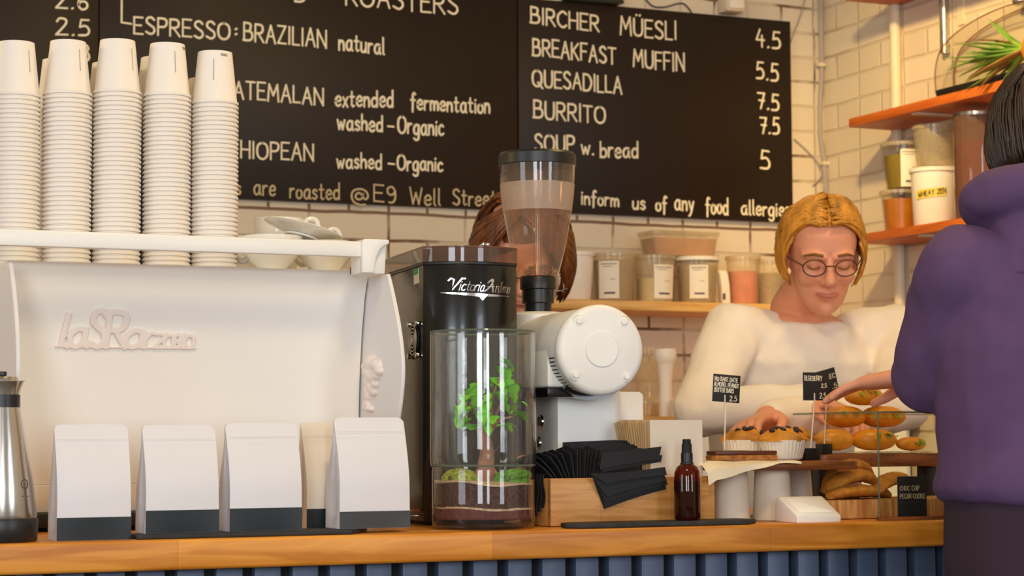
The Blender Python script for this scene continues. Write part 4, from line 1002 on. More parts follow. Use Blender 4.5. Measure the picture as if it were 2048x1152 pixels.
# brown paper bags
for i in range(15):
    y = .0985+.0056*i; lean = max(0, (i-2))*.0012; top = at(1330-i*4, 840, Y=y+lean).z
    xa = xm+.006-.0008*i+.0012*sin(i*2.3); xb = x1-.013-.0006*(i % 3)
    xa = max(xa, xm+.0046); g = []
    for r in range(6):
        s = r/5; zz_ = CT+.007+(top-CT-.007-.0025*(i % 3))*s
        off = lean*max(0, s-.5)*2*1.4
        xl_ = xa-(.0010+.0011*i)*max(0, s-.52)*2*.55
        g.append([Vector((xl_+(xb-xl_)*q/5+.0006*sin(3*s+i), y+off, zz_)) for q in range(6)])
    b = B().sheet(g, .0014)
    solid('paper_bag', b, M['kraft_pale' if i == 0 else 'kraft'], 'pale paper bag standing frontmost in the bamboo box behind the spray bottle' if i == 0 else 'brown paper bag standing in the bamboo box, %s behind the pale front one' % ordi[i-1], 'paper bag', 'paper bags in the bamboo box')

# ================================================================== PASTRY DISPLAY
random.seed(21)
# card reader
c = at(1606, 1047, Y=.06)
t = thing('card_reader', 'small white wedge shaped card reader at the front of the counter', 'card reader', (c.x, .012, CT))
k = mpp(c)
hx = 51*k; zt_ = (1046-996)*k
b = B(); poly = [(0, 0), (0, .010), (.002, .012), (.052, zt_), (.062, zt_), (.066, zt_-.006), (.066, 0)]
part(t, 'body', b.prism(poly, -hx, hx, Myz), M['white_plastic'], bevel=.0035, seg=3)
dx, dz = .050, zt_-.012; L_ = sqrt(dx*dx+dz*dz)
MT = Matrix.Translation((0, .027, .012+(zt_-.012)*.5)) @ Matrix.Rotation(math.atan2(dz, dx), 4, 'X')
part(t, 'screen_plate', B().prism(rrect(-hx*.78, hx*.78, -L_*.38, L_*.38, .004), .0, .0012, MT), M['white_enamel'], bevel=.0004)
part(t, 'contactless_mark', B().prism(rrect(-.006, .006, -.003, .003, .002), .0012, .0016, MT), M['label'])
cb = spline([(at(1555, 1036, Z=CT+.003).x, at(1555, 1036, Z=CT+.003).y+.01, CT+.003), tuple(at(1500, 1030, Z=CT+.003)), tuple(at(1450, 1024, Z=CT+.003)), tuple(at(1428, 1022, Z=CT+.003))], 6)
solid('cable', B().tube(cb, .0019, 8), M['white_plastic'], 'thin white cable running from the card reader under the cake stand', 'cable', base=cb[0])

# stand of upside-down cups with a wooden board
ZB = at(1480, 940, Y=.16).z; HB = .0135
M['stand'] = mat('pale beaker', 'DCCBB2', .5, vary=.03)  # white cups toned beige: their shade is put into the colour
def stand_cup(px, Y, zt_, r0, r1, label, m='stand', z0=CT):
    c = at(px, 1000, Y=Y); h = zt_-z0
    t = thing('stand_cup', label, 'cup', (c.x, Y, z0), group='upside-down cups carrying the cake board')
    part(t, 'wall', B().lathe([(r0-.002, .0005), (r0+.001, .0005), (r0+.001, .003), (r0, .004), (r1, h-.002), (r1-.001, h-.0006), (0, h-.0006)], 40), M[m])
    part(t, 'rim', B().lathe([(r0+.0005+.0016*cos(2*pi*i/8), .0022+.0016*sin(2*pi*i/8)) for i in range(9)], 40), M[m]); return t
stand_cup(1461, .150, ZB, .0315, .027, 'pale upside-down cup under the left end of the cake board')
stand_cup(1545, .135, ZB, .0320, .028, 'pale upside-down cup under the cake board just left of the card reader')
stand_cup(1588, .262, ZB, .0330, .028, 'beige upside-down cup behind, under the right half of the cake board', 'kraft_pale')
xa, xb = at(1412, 930, Y=.16).x, at(1678, 930, Y=.16).x
b = B().prism(rrect(xa, xb, .085, .30, .03, 5), ZB, ZB+HB)
solid('cake_board', b, M['walnut'], 'dark wooden board carrying the bars and muffins', 'board', bevel=.002, base=((xa+xb)/2, .2, ZB))
ZT = ZB+HB
# parchment: lies on the board and droops over its left front
g = []; pa, pb = at(1408, 930, Y=.09).x, at(1540, 930, Y=.09).x
for i in range(15):
    s = i/14; y = .29-.235*s; row = []
    for q in range(13):
        u = q/12; x = pa-.004+(pb+.05-pa)*u; z_ = ZT+.0018+.0008*sin(q*1.3+i)
        ov = max(0, .083-y)
        dr = (.028*max(0, 1-u*1.35)+.004)*(min(1, ov/.022))**1.4 if ov > 0 else 0
        if u < .08: dr += .006*(1-u/.08)
        if ov == 0 and u >= .08: dr = 0
        x2 = x; row.append(Vector((x2, min(y, 9) if ov < .014 else .069-.002*sin(q), z_-dr)))
    g.append(row)
solid('parchment', B().sheet(g, .0005), M['parchment'], 'crinkled parchment paper draped over the front left of the cake board', 'paper', base=((pa+pb)/2, .2, ZT))
ZP = ZT+.0028
def bar(px0, px1, Y, d, label):
    a, e = at(px0, 915, Y=Y), at(px1, 915, Y=Y); k = mpp(a); h = 19*k
    t = thing('oat_bar', label, 'cake bar', ((a.x+e.x)/2, Y+d/2, ZP), group='date and almond bars')
    hw = (e.x-a.x)/2
    part(t, 'crumb_base', B().bb(-hw, hw, -d/2, d/2, 0, h*.55), M['crumb'], bevel=.0015)
    part(t, 'chocolate_layer', B().bb(-hw+.0005, hw-.0005, -d/2+.0005, d/2-.0005, h*.55+.0002, h), M['choc'], bevel=.002, label='dark chocolate layer on top')
bar(1431, 1556, .090, .032, 'long chocolate topped oat bar at the front edge of the parchment')
bar(1440, 1500, .134, .030, 'chocolate topped oat bar lying behind the front one')
def muffin(px, Y, label, s=1, base=None):
    c = at(px, 925, Y=Y); k = mpp(c); z0 = ZP if base is None else base
    t = thing('muffin', label, 'muffin', (c.x, Y, z0), random.uniform(0, 6), 'blueberry muffins on the cake board')
    h = 38*k*s; r0, r1 = 38*k*s, 48*k*s; n = 72; R = []
    for rr, zz_ in ((r0*.96, 0), (r0, .002), ((r0+r1)/2, h*.55), (r1, h)):
        R.append([Vector((rr*(1+.022*(q % 2)*(zz_ > 0))*cos(2*pi*q/n), rr*(1+.022*(q % 2)*(zz_ > 0))*sin(2*pi*q/n), zz_)) for q in range(n)])
    part(t, 'paper_case', B().rings(R, True, False), M['case_paper'], smooth=5)
    b = B(); R = []
    for i in range(9):
        a = pi/2*i/8; rr = r1*1.02*cos(a) if i < 8 else .002
        R.append([Vector((rr*(1+.07*sin(3*w+i)+.05*sin(7*w))*cos(w), rr*(1+.07*sin(3*w+i)+.05*sin(7*w))*sin(w), h*.93+26*k*s*sin(a)*(1+.1*sin(5*w+i)))) for w in [2*pi*q/40 for q in range(40)]])
    top = part(t, 'muffin_top', b.rings(R, True, True), M['muffin'])
    for i in range(9):
        w = random.uniform(0, 2*pi); q = random.uniform(.2, .85)
        part(top, 'blueberry', B().ball((r1*q*cos(w), r1*q*sin(w), h*.95+26*k*s*sqrt(1-q*q)), (.0052, .0052, .004), 10, 6), M['berry'])
muffin(1566, .170, 'blueberry muffin in a pleated paper case at the front, beside the black sign block')
muffin(1492, .252, 'blueberry muffin in a paper case behind the oat bars')
muffin(1585, .252, 'blueberry muffin at the back right of the cake board')
def price_sign(px, py, w, h, Y, lines, hpx, hpy, base_z, label, tilt=0, hw=30, hh=9):
    c = at(px, py, Y=Y); k = mpp(c); q = at(hpx, hpy, Y=Y)
    t = thing('price_sign', label, 'price sign', (q.x, Y, base_z), group='small black price signs')
    part(t, 'holder', B().bb(-hw/2*k, hw/2*k, -.011, .011, 0, max(.008, hh*k)), M['black_satin'], bevel=.001)
    lx, lz = c.x-q.x, c.z-base_z
    part(t, 'stick', B().tube([(0, 0, .004), (lx*.6, .0, lz*.6), (lx, .0014, lz-h*k*.1)], .0012, 6), M['cream'])
    T = Matrix.Translation((lx, -.0012, lz)) @ Matrix.Rotation(tilt, 4, 'Y')
    cd = part(t, 'card', B().box((0, 0, 0), (w*k, .0014, h*k), T), M['slate'], bevel=.0003)
    b = B()
    for txt, x0, y0, x1, hp in lines:
        write(b, txt, lambda u, v, hh_: T @ Vector((x0*k+u, -.0009-hh_, y0*k+v)), (x1-x0)*k, hp*k, 1.5*k, jit=.06, th=.0002)
    part(cd, 'chalk_writing', b, M['chalk'], fix=True)
    part(t, 'clip', B().box((lx-.004, -.0028, lz-h*k*.38), (.0016, .0015, 16*k)), M['cream'])
price_sign(1452, 777, 62, 55, .190, [('NO BAKE DATE', -28, 14, 24, 8), ('ALMOND, PEANUT', -29, 3, 27, 8), ('BUTTER BARS', -28, -8, 16, 8), ('2.5', 8, -24, 24, 10)], 1448, 905, ZT+.003, 'black price sign for date, almond and peanut butter bars', radians(4), 34)
price_sign(1631, 773, 60, 56, .190, [('BLUEBERRY', -27, 12, 14, 9), ('2.5', 12, -2, 24, 8), ('2.5', 8, -23, 22, 10)], 1620, 915, ZT+.0005, 'black price sign reading blueberry beside the muffins', radians(0), 32, 24)
# ------------------------------------------------------------------ glass case with savoury buns and biscuits
XC0, XC1, YC0, YC1 = at(1757, 900, Y=.034).x, 1.0, .034, .285
ZC0, ZC1 = CT+.0005, at(1757, 822, Y=.034).z
t = thing('display_case', 'clear glass display case at the right end of the counter', 'display case', ((XC0+XC1)/2, (YC0+YC1)/2, CT))
part(t, 'base_strip', B().bb(XC0, XC1, YC0-.004, YC0+.010, ZC0, ZC0+.005), M['walnut'], world=True)
for nm, a in (('front_pane', (XC0, XC1, YC0, YC0+.004)), ('side_pane', (XC1-.004, XC1, YC0+.0042, YC1))):
    part(t, nm, B().bb(*a, ZC0+.0052, ZC1-.0042), M['case_glass'], world=True)
part(t, 'top_pane', B().bb(XC0-.002, XC1, YC0-.002, YC1+.006, ZC1-.004, ZC1), M['case_glass'], world=True)
for a in (((XC0, YC0, ZC0+.005), (XC0, YC0, ZC1)), ((XC0, YC0, ZC1-.002), (XC0, YC1, ZC1-.002)), ((XC0, YC0, ZC1-.002), (XC1, YC0, ZC1-.002))):
    part(t, 'glass_edge', B().tube(a, .0013, 6), M['edge_glass'], world=True)
# lower butcher block with biscuits
bx0, bx1 = .588, .93; zbk0, zbk1 = CT+.0008, at(1740, 1001, Y=.06).z
solid('butcher_block', B().prism(rrect(bx0, bx1, .10, .23, .012, 4), zbk0, zbk1), M['block'], 'thick striped wooden block with golden biscuits inside the glass case', 'block', bevel=.002)
wb0, wb1 = at(1533, 1030, Y=.15).x, at(1562, 1030, Y=.15).x
wb0 = at(1533, 1030, Y=.205).x
solid('wood_block', B().bb(wb0, wb0+.028, .180, .245, CT+.0005, at(1545, 999, Y=.205).z), M['block'], 'small block of striped wood behind the card reader', 'block', bevel=.0015)
def biscuit(p0, p1, Y, r, label, z, bend=.012, rise=.0):
    a, e = at(p0[0], p0[1], Y=Y), at(p1[0], p1[1], Y=Y+.02)
    m_ = (a+e)/2+Vector((0, 0, bend)); P = spline([a, a*.6+m_*.4+Vector((0, 0, bend*.35)), m_, e*.6+m_*.4+Vector((0, 0, bend*.35)), e], 6)
    n = len(P); b = B(); R = []
    dz = z-min(p.z for p in P)
    for i, p in enumerate(P):
        s = i/(n-1); rr = r*(.25+.75*sin(pi*(.06+.88*s))**.55); d = (P[min(i+1, n-1)]-P[max(i-1, 0)]).normalized(); sd = d.cross(Vector((0, 0, 1))).normalized(); up = sd.cross(d)
        R.append([p+sd*(rr*1.25*cos(w)*(1+.05*sin(i*2+3*w)))+up*(rr*.62*sin(w)*(1+.08*sin(i*1.7+w*5))) for w in [2*pi*q/18 for q in range(18)]])
    solid('biscuit', b.rings(R), M['biscotti'], label, 'biscuit', 'golden biscuits on the wooden block')
biscuit((1660, 992), (1752, 985), .116, .016, 'golden curved biscuit lying lowest at the front of the pile', zbk1+.001, .006)
biscuit((1678, 994), (1775, 990), .165, .016, 'golden biscuit at the back right of the block', zbk1+.001, .008)
biscuit((1655, 984), (1745, 962), .138, .018, 'golden biscuit in the middle of the pile', zbk1+.010, .016)
biscuit((1652, 985), (1738, 955), .170, .018, 'long golden biscuit arching on top of the pile', zbk1+.008, .030)
biscuit((1752, 985), (1812, 965), .150, .017, 'golden biscuit at the right of the pile near the black card', zbk1+.010, .014)
c = at(1822, 985, Y=.05); k = mpp(c)
t = thing('price_card', 'black card lettered choc chip pecan cookie inside the glass case', 'price card', (c.x, .056, CT+.0006))
zc = c.z-CT-.0006
part(t, 'card', B().bb(-27*k, 42*k, -.0008, .0008, 0, zc+32*k), M['slate'], bevel=.0003)
b = B()
for txt, x0, y0, x1 in (('CHOC CHIP', -22, 4, 24), ('PECAN COOKIE', -22, -12, 38)): write(b, txt, lambda u, v, h, x0=x0, y0=y0: Vector((x0*k+u, -.0011-h, zc+y0*k+v)), (x1-x0)*k, 9*k, 1.5*k, jit=.05, th=.0002)
part(t, 'chalk_writing', b, M['chalk_dim'], fix=True)
# upper board with filled buns
zb2 = at(1700, 934, Y=.33).z; zb3 = at(1700, 908, Y=.33).z
px0 = .722
for xx, lab in ((px0+.010, 'black upright riser at the left under the bun board'), (.955, 'black upright riser at the right under the bun board')):
    solid('riser', B().bb(xx, xx+.022, .335, .365, CT+.0006, zb2-.0006), M['black_satin'], lab, 'riser', bevel=.001)
c = at(1690, 940, Y=.27)
solid('bun_board', B().prism(rrect(px0, .985, .315, .455, .02, 5), zb2, zb3), M['walnut'], 'striped dark wooden board holding filled buns inside the glass case', 'board', bevel=.002)
g = [[Vector((px0+.006+(.25)*q/14, .324+.11*i/8, zb3+.0012+.0016*abs(sin(q*.9+i*.7)))) for q in range(15)] for i in range(9)]
solid('parchment', B().sheet(g, .0005), M['parchment'], 'parchment paper under the buns inside the glass case', 'paper')
zpn = zb3+.0034
stand_cup(1692, .385, zb2-.0008, .030, .026, 'pale upside-down cup under the bun board inside the glass case', 'kraft_pale')
def bun(px, py, Y, L, r, rz, label, z, tilt=0, herbs=True):
    c = at(px, py, Y=Y); t = thing('filled_bun', label, 'bun', (c.x, Y, z), rz, 'filled buns in the glass case')
    b = B(); R = []; n = 18
    for i in range(n+1):
        s = -1+2*i/n; rr = r*max(.06, (1-abs(s)**2.4))**.55
        R.append([Vector((L/2*s, rr*1.05*cos(w), r*.72+rr*.72*sin(w)*(1 if sin(w) > 0 else .9)+L*.5*s*tilt)) for w in [2*pi*q/22 for q in range(22)]])
    part(t, 'crust', b.rings(R), M['bread'])
    if herbs:
        b = B()
        for i in range(6):
            s = random.uniform(-.8, .8); leaf(b, (L/2*s, -r*.75+random.uniform(-.004, .004), r*.9+random.uniform(-.004, .008)), (random.uniform(-.5, .5), -1, random.uniform(-.2, .6)), random.uniform(.012, .02), .004, .5, 5)
        part(t, 'herb_leaves', b, M['herb'], fix=False, label='green leaves sticking out of the filling')
bun(1668, 895, .354, .080, .028, .3, 'glossy orange bun at the front left of the bun board', zpn, herbs=False)
bun(1748, 895, .352, .086, .028, -.1, 'glossy orange bun at the front right with green leaves', zpn)
bun(1672, 880, .420, .080, .027, .5, 'orange bun at the back left of the bun board', zpn, herbs=False)
bun(1752, 880, .420, .080, .027, .1, 'orange bun in the back row near the middle', zpn)
bun(1690, 858, .386, .086, .028, .2, 'orange bun on top at the left of the pile', zpn+.0405)
bun(1765, 858, .382, .084, .028, -.25, 'orange bun on top at the right with green leaves', zpn+.0405)
bun(1728, 838, .384, .078, .025, .1, 'orange bun at the very top of the pile', zpn+.080)
bun(1822, 890, .362, .066, .0180, .2, 'orange bun at the right end behind the front pane', zpn)
price_sign(1654, 765, 46, 52, .328, [('EEC', 2, 6, 20, 8), ('.5', 8, -14, 20, 9)], 1648, 905, zb3+.0005, 'tilted black price sign half hidden behind the blueberry one', radians(-14), 24, 20)

# ================================================================== BACK SHELF AND ITS TUBS
ZS_ = at(1300, 602, Y=2.352).z; sh_l, sh_r = at(1060, 602, Y=2.35).x, at(1572, 602, Y=2.35).x
t = thing('wall_shelf', 'pale oak shelf on the back wall below the chalkboards', 'shelf', ((sh_l+sh_r)/2, YW, ZS_-.027))
part(t, 'plank', B().bb(sh_l, sh_r, 2.35, YW-.001, ZS_-.027, ZS_), M['shelf_oak'], world=True, bevel=.003)
for px in (1120, 1500):
    x = at(px, 640, Y=2.5).x; part(t, 'bracket', B().bb(x-.012, x+.012, 2.42, YW-.001, ZS_-.034, ZS_-.0275), M['pipe_white'], world=True)
def tub(name, px, w0, w1, pyt, z0, Y, label, content=None, fill=.7, lid='tub', m='tub', lab=None, cat='tub', group=None, pyb=None, square=False, X=None):
    """tapered tub: w0/w1 bottom and top widths in photo pixels, lab = (left px, right px, top py, bottom py) of its paper label"""
    c = at(px, (pyt+20), Y=Y) if X is None else at(px, pyt+20, X=X); k = mpp(c); zt_ = at(px, pyt, Y=c.y).z; h = zt_-z0
    t = thing(name, label, cat, (c.x, c.y, z0), 0, group); r0, r1 = w0/2*k, w1/2*k
    sq = lambda r: r
    part(t, 'wall', B().lathe([(0, .0006), (r0-.002, .0006), (r0, .003), (r1, h-.012), (r1+.0035, h-.010), (r1+.0035, h-.004)], 40), M[m], smooth=45)
    part(t, 'lid', B().lathe([(r1+.0042, h-.011), (r1+.0046, h-.001), (r1+.003, h), (r1-.004, h), (r1-.006, h-.003), (0, h-.003)], 40), M[lid], smooth=45)
    if content:
        hf = h*fill; rf = r0+(r1-r0)*fill
        part(t, 'contents', B().lathe([(0, .003), (r0-.004, .003), (rf-.003, hf), (0, hf+.002)], 36), M[content])
    if lab:
        a, e, ty, by = lab; b = B(); g = []
        u0_, u1_ = (a-px)*k, (e-px)*k; zt2, zb2_ = at(px, ty, Y=c.y).z-z0, max(.004, at(px, by, Y=c.y).z-z0)
        def f(u, z, o=.0008):
            r = r0+(r1-r0)*min(1, z/h)+o; s_ = max(-.95, min(.95, u/r)); A = math.asin(s_)
            # face the camera side
            va = math.atan2(CAM.y-c.y, CAM.x-c.x); th = va+A; return Vector((r*cos(th), r*sin(th), z))
        for i in range(9): g.append([f(u0_+(u1_-u0_)*i/8, zb2_+(zt2-zb2_)*q/4) for q in range(5)])
        lp = part(t, 'paper_label', b.sheet(g), M['label'], fix=False)
        b = B(); hh = zt2-zb2_
        for fy, x0_, x1_, hh2 in ((.93, .08, .9, .02), (.86, .2, .7, .014), (.52, .55, .8, .012), (.17, .25, .8, .05)):
            b = B()
            g = [[f(u0_+(u1_-u0_)*(x0_+(x1_-x0_)*i/6), zb2_+hh*(fy-hh2*q), .0013) for q in range(2)] for i in range(7)]; b.sheet(g)
            part(lp, 'print', b, M['ink'], fix=False)
    return t
ZS1 = ZS_+.0005; GT = 'tubs on the back wall shelf'
tub('storage_tub', 1150, 62, 74, 505, ZS1, 2.43, 'cream tub at the left end of the back wall shelf', None, m='white_plastic', lid='white_plastic', group=GT)
tub('storage_tub', 1228, 74, 88, 508, ZS1, 2.425, 'clear labelled tub of olive grains beside the cream tub', 'spice', .86, lab=(1198, 1238, 525, 599), group=GT)
tub('storage_tub', 1309, 72, 80, 512, ZS1, 2.425, 'clear tub half full of pale yellow powder on the back wall shelf', 'flour', .5, lab=(1308, 1346, 532, 599), group=GT)
tub('storage_tub', 1394, 74, 84, 515, ZS1, 2.425, 'clear tub of brown seeds with white lid and paper label', 'seed', .8, lid='white_plastic', lab=(1379, 1416, 533, 599), group=GT)
tub('storage_tub', 1486, 58, 66, 513, ZS1, 2.42, 'clear tub of bright orange contents near the blond woman', 'orange', .68, group=GT)
tub('storage_tub', 1540, 52, 60, 520, ZS1, 2.43, 'clear tub of brown contents behind the blond woman', 'seed', .7, group=GT)
a = at(1447, 600, Y=2.41); k = mpp(a)
t = thing('paper_packet', 'white paper packet leaning between two tubs on the back wall shelf', 'packet', (a.x, 2.41, ZS1)); 
R = [[Vector((x+lx, y*s_, z_)) for x, y in ((-.013, -.012), (.013, -.012), (.013, .012), (-.013, .012))] for z_, s_, lx in ((0, 1, .004), (.05, 1.05, .001), (.085, .7, -.002), (.096, .1, -.003))]
part(t, 'packet', B().rings(R), M['label'], bevel=.002); part(t, 'print', B().bb(-.009, -.001, -.0135, -.0128, .012, .03), M['ink'])
za = max(at(1350, 512, Y=2.42).z, ZS1+.118)
x0, x1 = at(1287, 490, Y=2.48).x, at(1419, 490, Y=2.48).x; zq = at(1350, 466, Y=2.48).z
t = thing('storage_box', 'flat clear box of orange brown contents lying on top of the tubs', 'box', ((x0+x1)/2, 2.47, za))
c_ = Vector(((x0+x1)/2, 2.47, 0)); hwx = (x1-x0)/2; hb = zq-za
R = [[Vector((x, y, z_)) for x, y in rrect(-hwx*s_, hwx*s_, -.055*s_, .055*s_, .018, 4)] for z_, s_ in ((.0006, .86), (.004, .9), (hb-.012, .985), (hb-.011, 1.02), (hb-.006, 1.02))]
part(t, 'wall', B().rings(R, True, False), M['tub']); R = [[Vector((x, y, z_)) for x, y in rrect(-hwx*s_, hwx*s_, -.055*s_, .055*s_, .018, 4)] for z_, s_ in ((hb-.0055, 1.03), (hb-.001, 1.03), (hb, 1.0))]
part(t, 'lid', B().rings(R), M['tub']); R = [[Vector((x, y, z_)) for x, y in rrect(-hwx*s_, hwx*s_, -.055*s_, .055*s_, .016, 4)] for z_, s_ in ((.003, .84), (hb*.72, .94))]
part(t, 'contents', B().rings(R), mat('orange brown contents', 'C07A34', .7, vary=.15))
# back cabinet with jars, below the shelf
ZK = at(1320, 835, Y=2.40).z; x0, x1 = at(900, 840, Y=2.3).x, XW-.01
t = thing('back_cabinet', 'low back cabinet along the brick wall behind the counter', 'cabinet', ((x0+x1)/2, 2.4, 0))
part(t, 'body', B().bb(x0+.02, x1-.02, 2.14, YW-.003, 0, ZK-.03), M['white_plate'], world=True)
part(t, 'cabinet_top', B().bb(x0, x1, 2.12, YW-.002, ZK-.0295, ZK), M['shelf_oak'], world=True, bevel=.003)
for i in range(3):
    xx = x0+.03+(x1-x0-.06)*i/3; d = part(t, 'door', B().bb(xx, xx+(x1-x0-.06)/3-.01, 2.122, 2.139, .06, ZK-.04), M['white_enamel'], world=True, bevel=.003)
    part(d, 'handle', B().bb(xx+.02, xx+.14, 2.108, 2.1215, ZK-.09, ZK-.08), M['steel'], world=True)
ZK += .0005
c = at(1305, 760, Y=2.44); k = mpp(c); h = at(1300, 697, Y=2.44).z-ZK
t = thing('glass_jug', 'tall clear glass jug on the back cabinet beside the white grinder', 'jug', (c.x-.01, 2.44, ZK))
part(t, 'jug', B().lathe([(0, .001), (.040, .001), (.043, .004), (.043, h*.35), (.036, h*.45), (.036, h*.52), (.044, h*.62), (.045, h)], 40), M['tub'])
part(t, 'contents', B().lathe([(0, .004), (.040, .004), (.040, h*.2), (0, h*.2)], 32), M['yel'], label='yellow contents at the bottom')
part(t, 'lid', B().lathe([(.046, h-.004), (.046, h+.001), (0, h+.001)], 32), M['tub'])
c = at(1331, 760, Y=2.30); k = mpp(c); zz_ = lambda py: at(1331, py, Y=2.30).z-ZK
t = thing('plastic_bottle', 'white waisted plastic bottle with wide top on the back cabinet', 'bottle', (c.x, 2.30, ZK))
part(t, 'body', B().lathe([(0, .0005), (13*k, .0005), (14*k, .004), (14*k, zz_(800)), (13*k, zz_(770)), (15*k, zz_(745)), (18*k, zz_(728))], 32), M['white_plastic'])
part(t, 'wide_top', B().lathe([(18*k, zz_(728)), (23*k, zz_(718)), (23*k, zz_(701)), (21*k, zz_(698)), (0, zz_(698))], 32), M['white_plastic'])
c = at(1358, 818, Y=2.24); k = mpp(c); hb = at(1358, 803, Y=2.24).z-ZK
t = thing('carton', 'small white carton at the foot of the waisted bottle', 'carton', (c.x, 2.24, ZK))
part(t, 'box', B().bb(-14*k, 14*k, -.02, .02, 0, hb), M['white_plastic'], bevel=.002); part(t, 'flap', B().bb(-13*k, 13*k, -.019, .019, hb+.0002, hb+.0014), M['label'])

# ================================================================== SHELVES ON THE RIGHT WALL
def wshelf(tip, zb_, y0, y1, label, m='shelf_red'):
    t = thing('wall_shelf', label, 'shelf', ((tip+XW)/2, y0, zb_), group='wooden shelves on the right wall')
    part(t, 'plank', B().bb(tip, XW-.001, y0, y1, zb_, zb_+.025), M[m], world=True, bevel=.0015)
    for y in (y1-.30, y1-.75):
        br = part(t, 'bracket', B().bb(tip+.012, XW-.001, y-.014, y+.014, zb_-.005, zb_-.0003), M['pipe_white'], world=True)
        part(br, 'bracket_leg', B().bb(XW-.006, XW-.001, y-.014, y+.014, zb_-.11, zb_-.0052), M['pipe_white'], world=True)
Z2 = at(1695, 255, Y=2.2).z; Z1 = at(1716, 488, Y=2.2).z; Z3 = at(1690, 2, Y=2.2).z
wshelf(2.035, Z2, .9, 2.2, 'orange brown shelf on the right wall carrying the clear bread bin')
wshelf(2.050, Z1, .9, 2.2, 'orange brown shelf on the right wall below, carrying tubs')
wshelf(2.030, Z3, .9, 2.2, 'topmost orange brown shelf on the right wall, cut by the picture top')
ZL = Z1+.0256; GR = 'tubs on the right wall shelf'
XT = 2.128
h1 = at(1801, 382, X=XT).z-ZL
tub('storage_tub', 1802, 66, 80, 382, ZL, 2, 'honey brown tub standing on the lower right wall shelf', 'honey', .78, lab=None, group=GR, X=XT, m='glass')
tub('storage_tub', 1806, 68, 84, 287, ZL+h1+.001, 2, 'olive green tub with white label stacked on the honey brown one', 'olive', .72, lab=(1801, 1840, 303, 380), group=GR, X=XT, m='glass')
h2 = at(1872, 336, X=XT+.01).z-ZL
tt = tub('storage_tub', 1868, 84, 92, 338, ZL, 2, 'white tub with yellow tape on the right wall shelf', 'flour', .9, m='white_plastic', lid='white_plastic', group=GR, X=XT+.005)
c = tt.location; k = mpp(c); b = B()
def ft(u, z, o=.001): r = 45*k+o; va = math.atan2(CAM.y-c.y, CAM.x-c.x); return Vector((r*cos(va+u/r), r*sin(va+u/r), z))
zy0, zy1 = at(1865, 402, Y=c.y).z-ZL, at(1865, 384, Y=c.y).z-ZL
b.sheet([[ft((-44+i*8)*k, zy0+(i*.0012)), ft((-44+i*8)*k, zy1+i*.0012)] for i in range(9)]) if False else b.sheet([[ft((-40+i*8)*k, zz2+i*.0010) for zz2 in (zy0, zy1)] for i in range(9)])
tp = part(tt, 'yellow_tape', b, M['yellow'], fix=False)
b = B(); write(b, 'WHEAT ZEN', lambda u, v, h: ft((-34*k+u), zy0+.006+v+u*.12, .0016+h), 58*k, 9*k, 2*k, jit=.1)
part(tp, 'marker_writing', b, M['ink_dark'], fix=False)
tub('storage_tub', 1868, 70, 82, 252, ZL+h2+.001, 2, 'empty clear tub stacked on the white tub with yellow tape', None, group=GR, X=XT+.005)
c = at(1952, 300, X=2.125); k = mpp(c); zt_ = at(1952, 228, X=2.125).z-ZL; zm = at(1952, 288, X=2.125).z-ZL
t = thing('canister', 'dark glass canister of reddish contents behind the customer in purple', 'canister', (c.x, c.y, ZL))
part(t, 'wall', B().lathe([(0, .001), (43*k, .001), (45*k, .004), (45*k, zt_-.008)], 40), M['smoke'])
part(t, 'contents', B().lathe([(0, .004), (42*k, .004), (42*k, zm), (0, zm)], 36), M['pinkred'])
part(t, 'lid', B().lathe([(46*k, zt_-.008), (46*k, zt_), (0, zt_+.004)], 36), M['steel'])
# bread bin with clear rounded cover
ZU = Z2+.0256
X0b, X1b = 2.137, 2.203
def bp(px, py): p = at(px, py, X=X0b); return p.y, p.z
yl, zl_ = bp(1868, 165); ybt, _ = bp(1880, 190)
zl_ = ZU+.045
t = thing('bread_bin', 'bread bin with clear rounded cover and black base on the upper right shelf', 'bread bin', ((X0b+X1b)/2, yl-.3, ZU))
part(t, 'base', B().prism([(yl, zl_), (yl-.025, ZU+.0005), (yl-.68, ZU+.0005), (yl-.70, zl_)], X0b, X1b, Myz), M['black_satin'], world=True, bevel=.002)
ar = spline([(yl-.004, zl_, 0), (yl-.004, zl_+.055, 0), (yl-.03, zl_+.105, 0), (yl-.10, zl_+.14, 0), (yl-.22, zl_+.165, 0), (yl-.35, zl_+.172, 0), (yl-.50, zl_+.16, 0), (yl-.62, zl_+.12, 0), (yl-.69, zl_+.0, 0)], 5)
part(t, 'clear_cover', B().prism([(p.x, p.y+.001) for p in ar], X0b+.002, X1b-.002, Myz), M['glass'], world=True, smooth=50)
for xx in (X0b+.002, X1b-.002): part(t, 'cover_rim', B().tube([(xx, p.x, p.y+.001) for p in ar], .0022, 8), M['smoke'], world=True)
pk = Vector(((X0b+X1b)/2, yl-.33, zl_+.173)); part(t, 'knob', B().ball(pk+Vector((0, 0, .014)), (.016, .02, .013), 16, 10), M['chrome'], world=True)
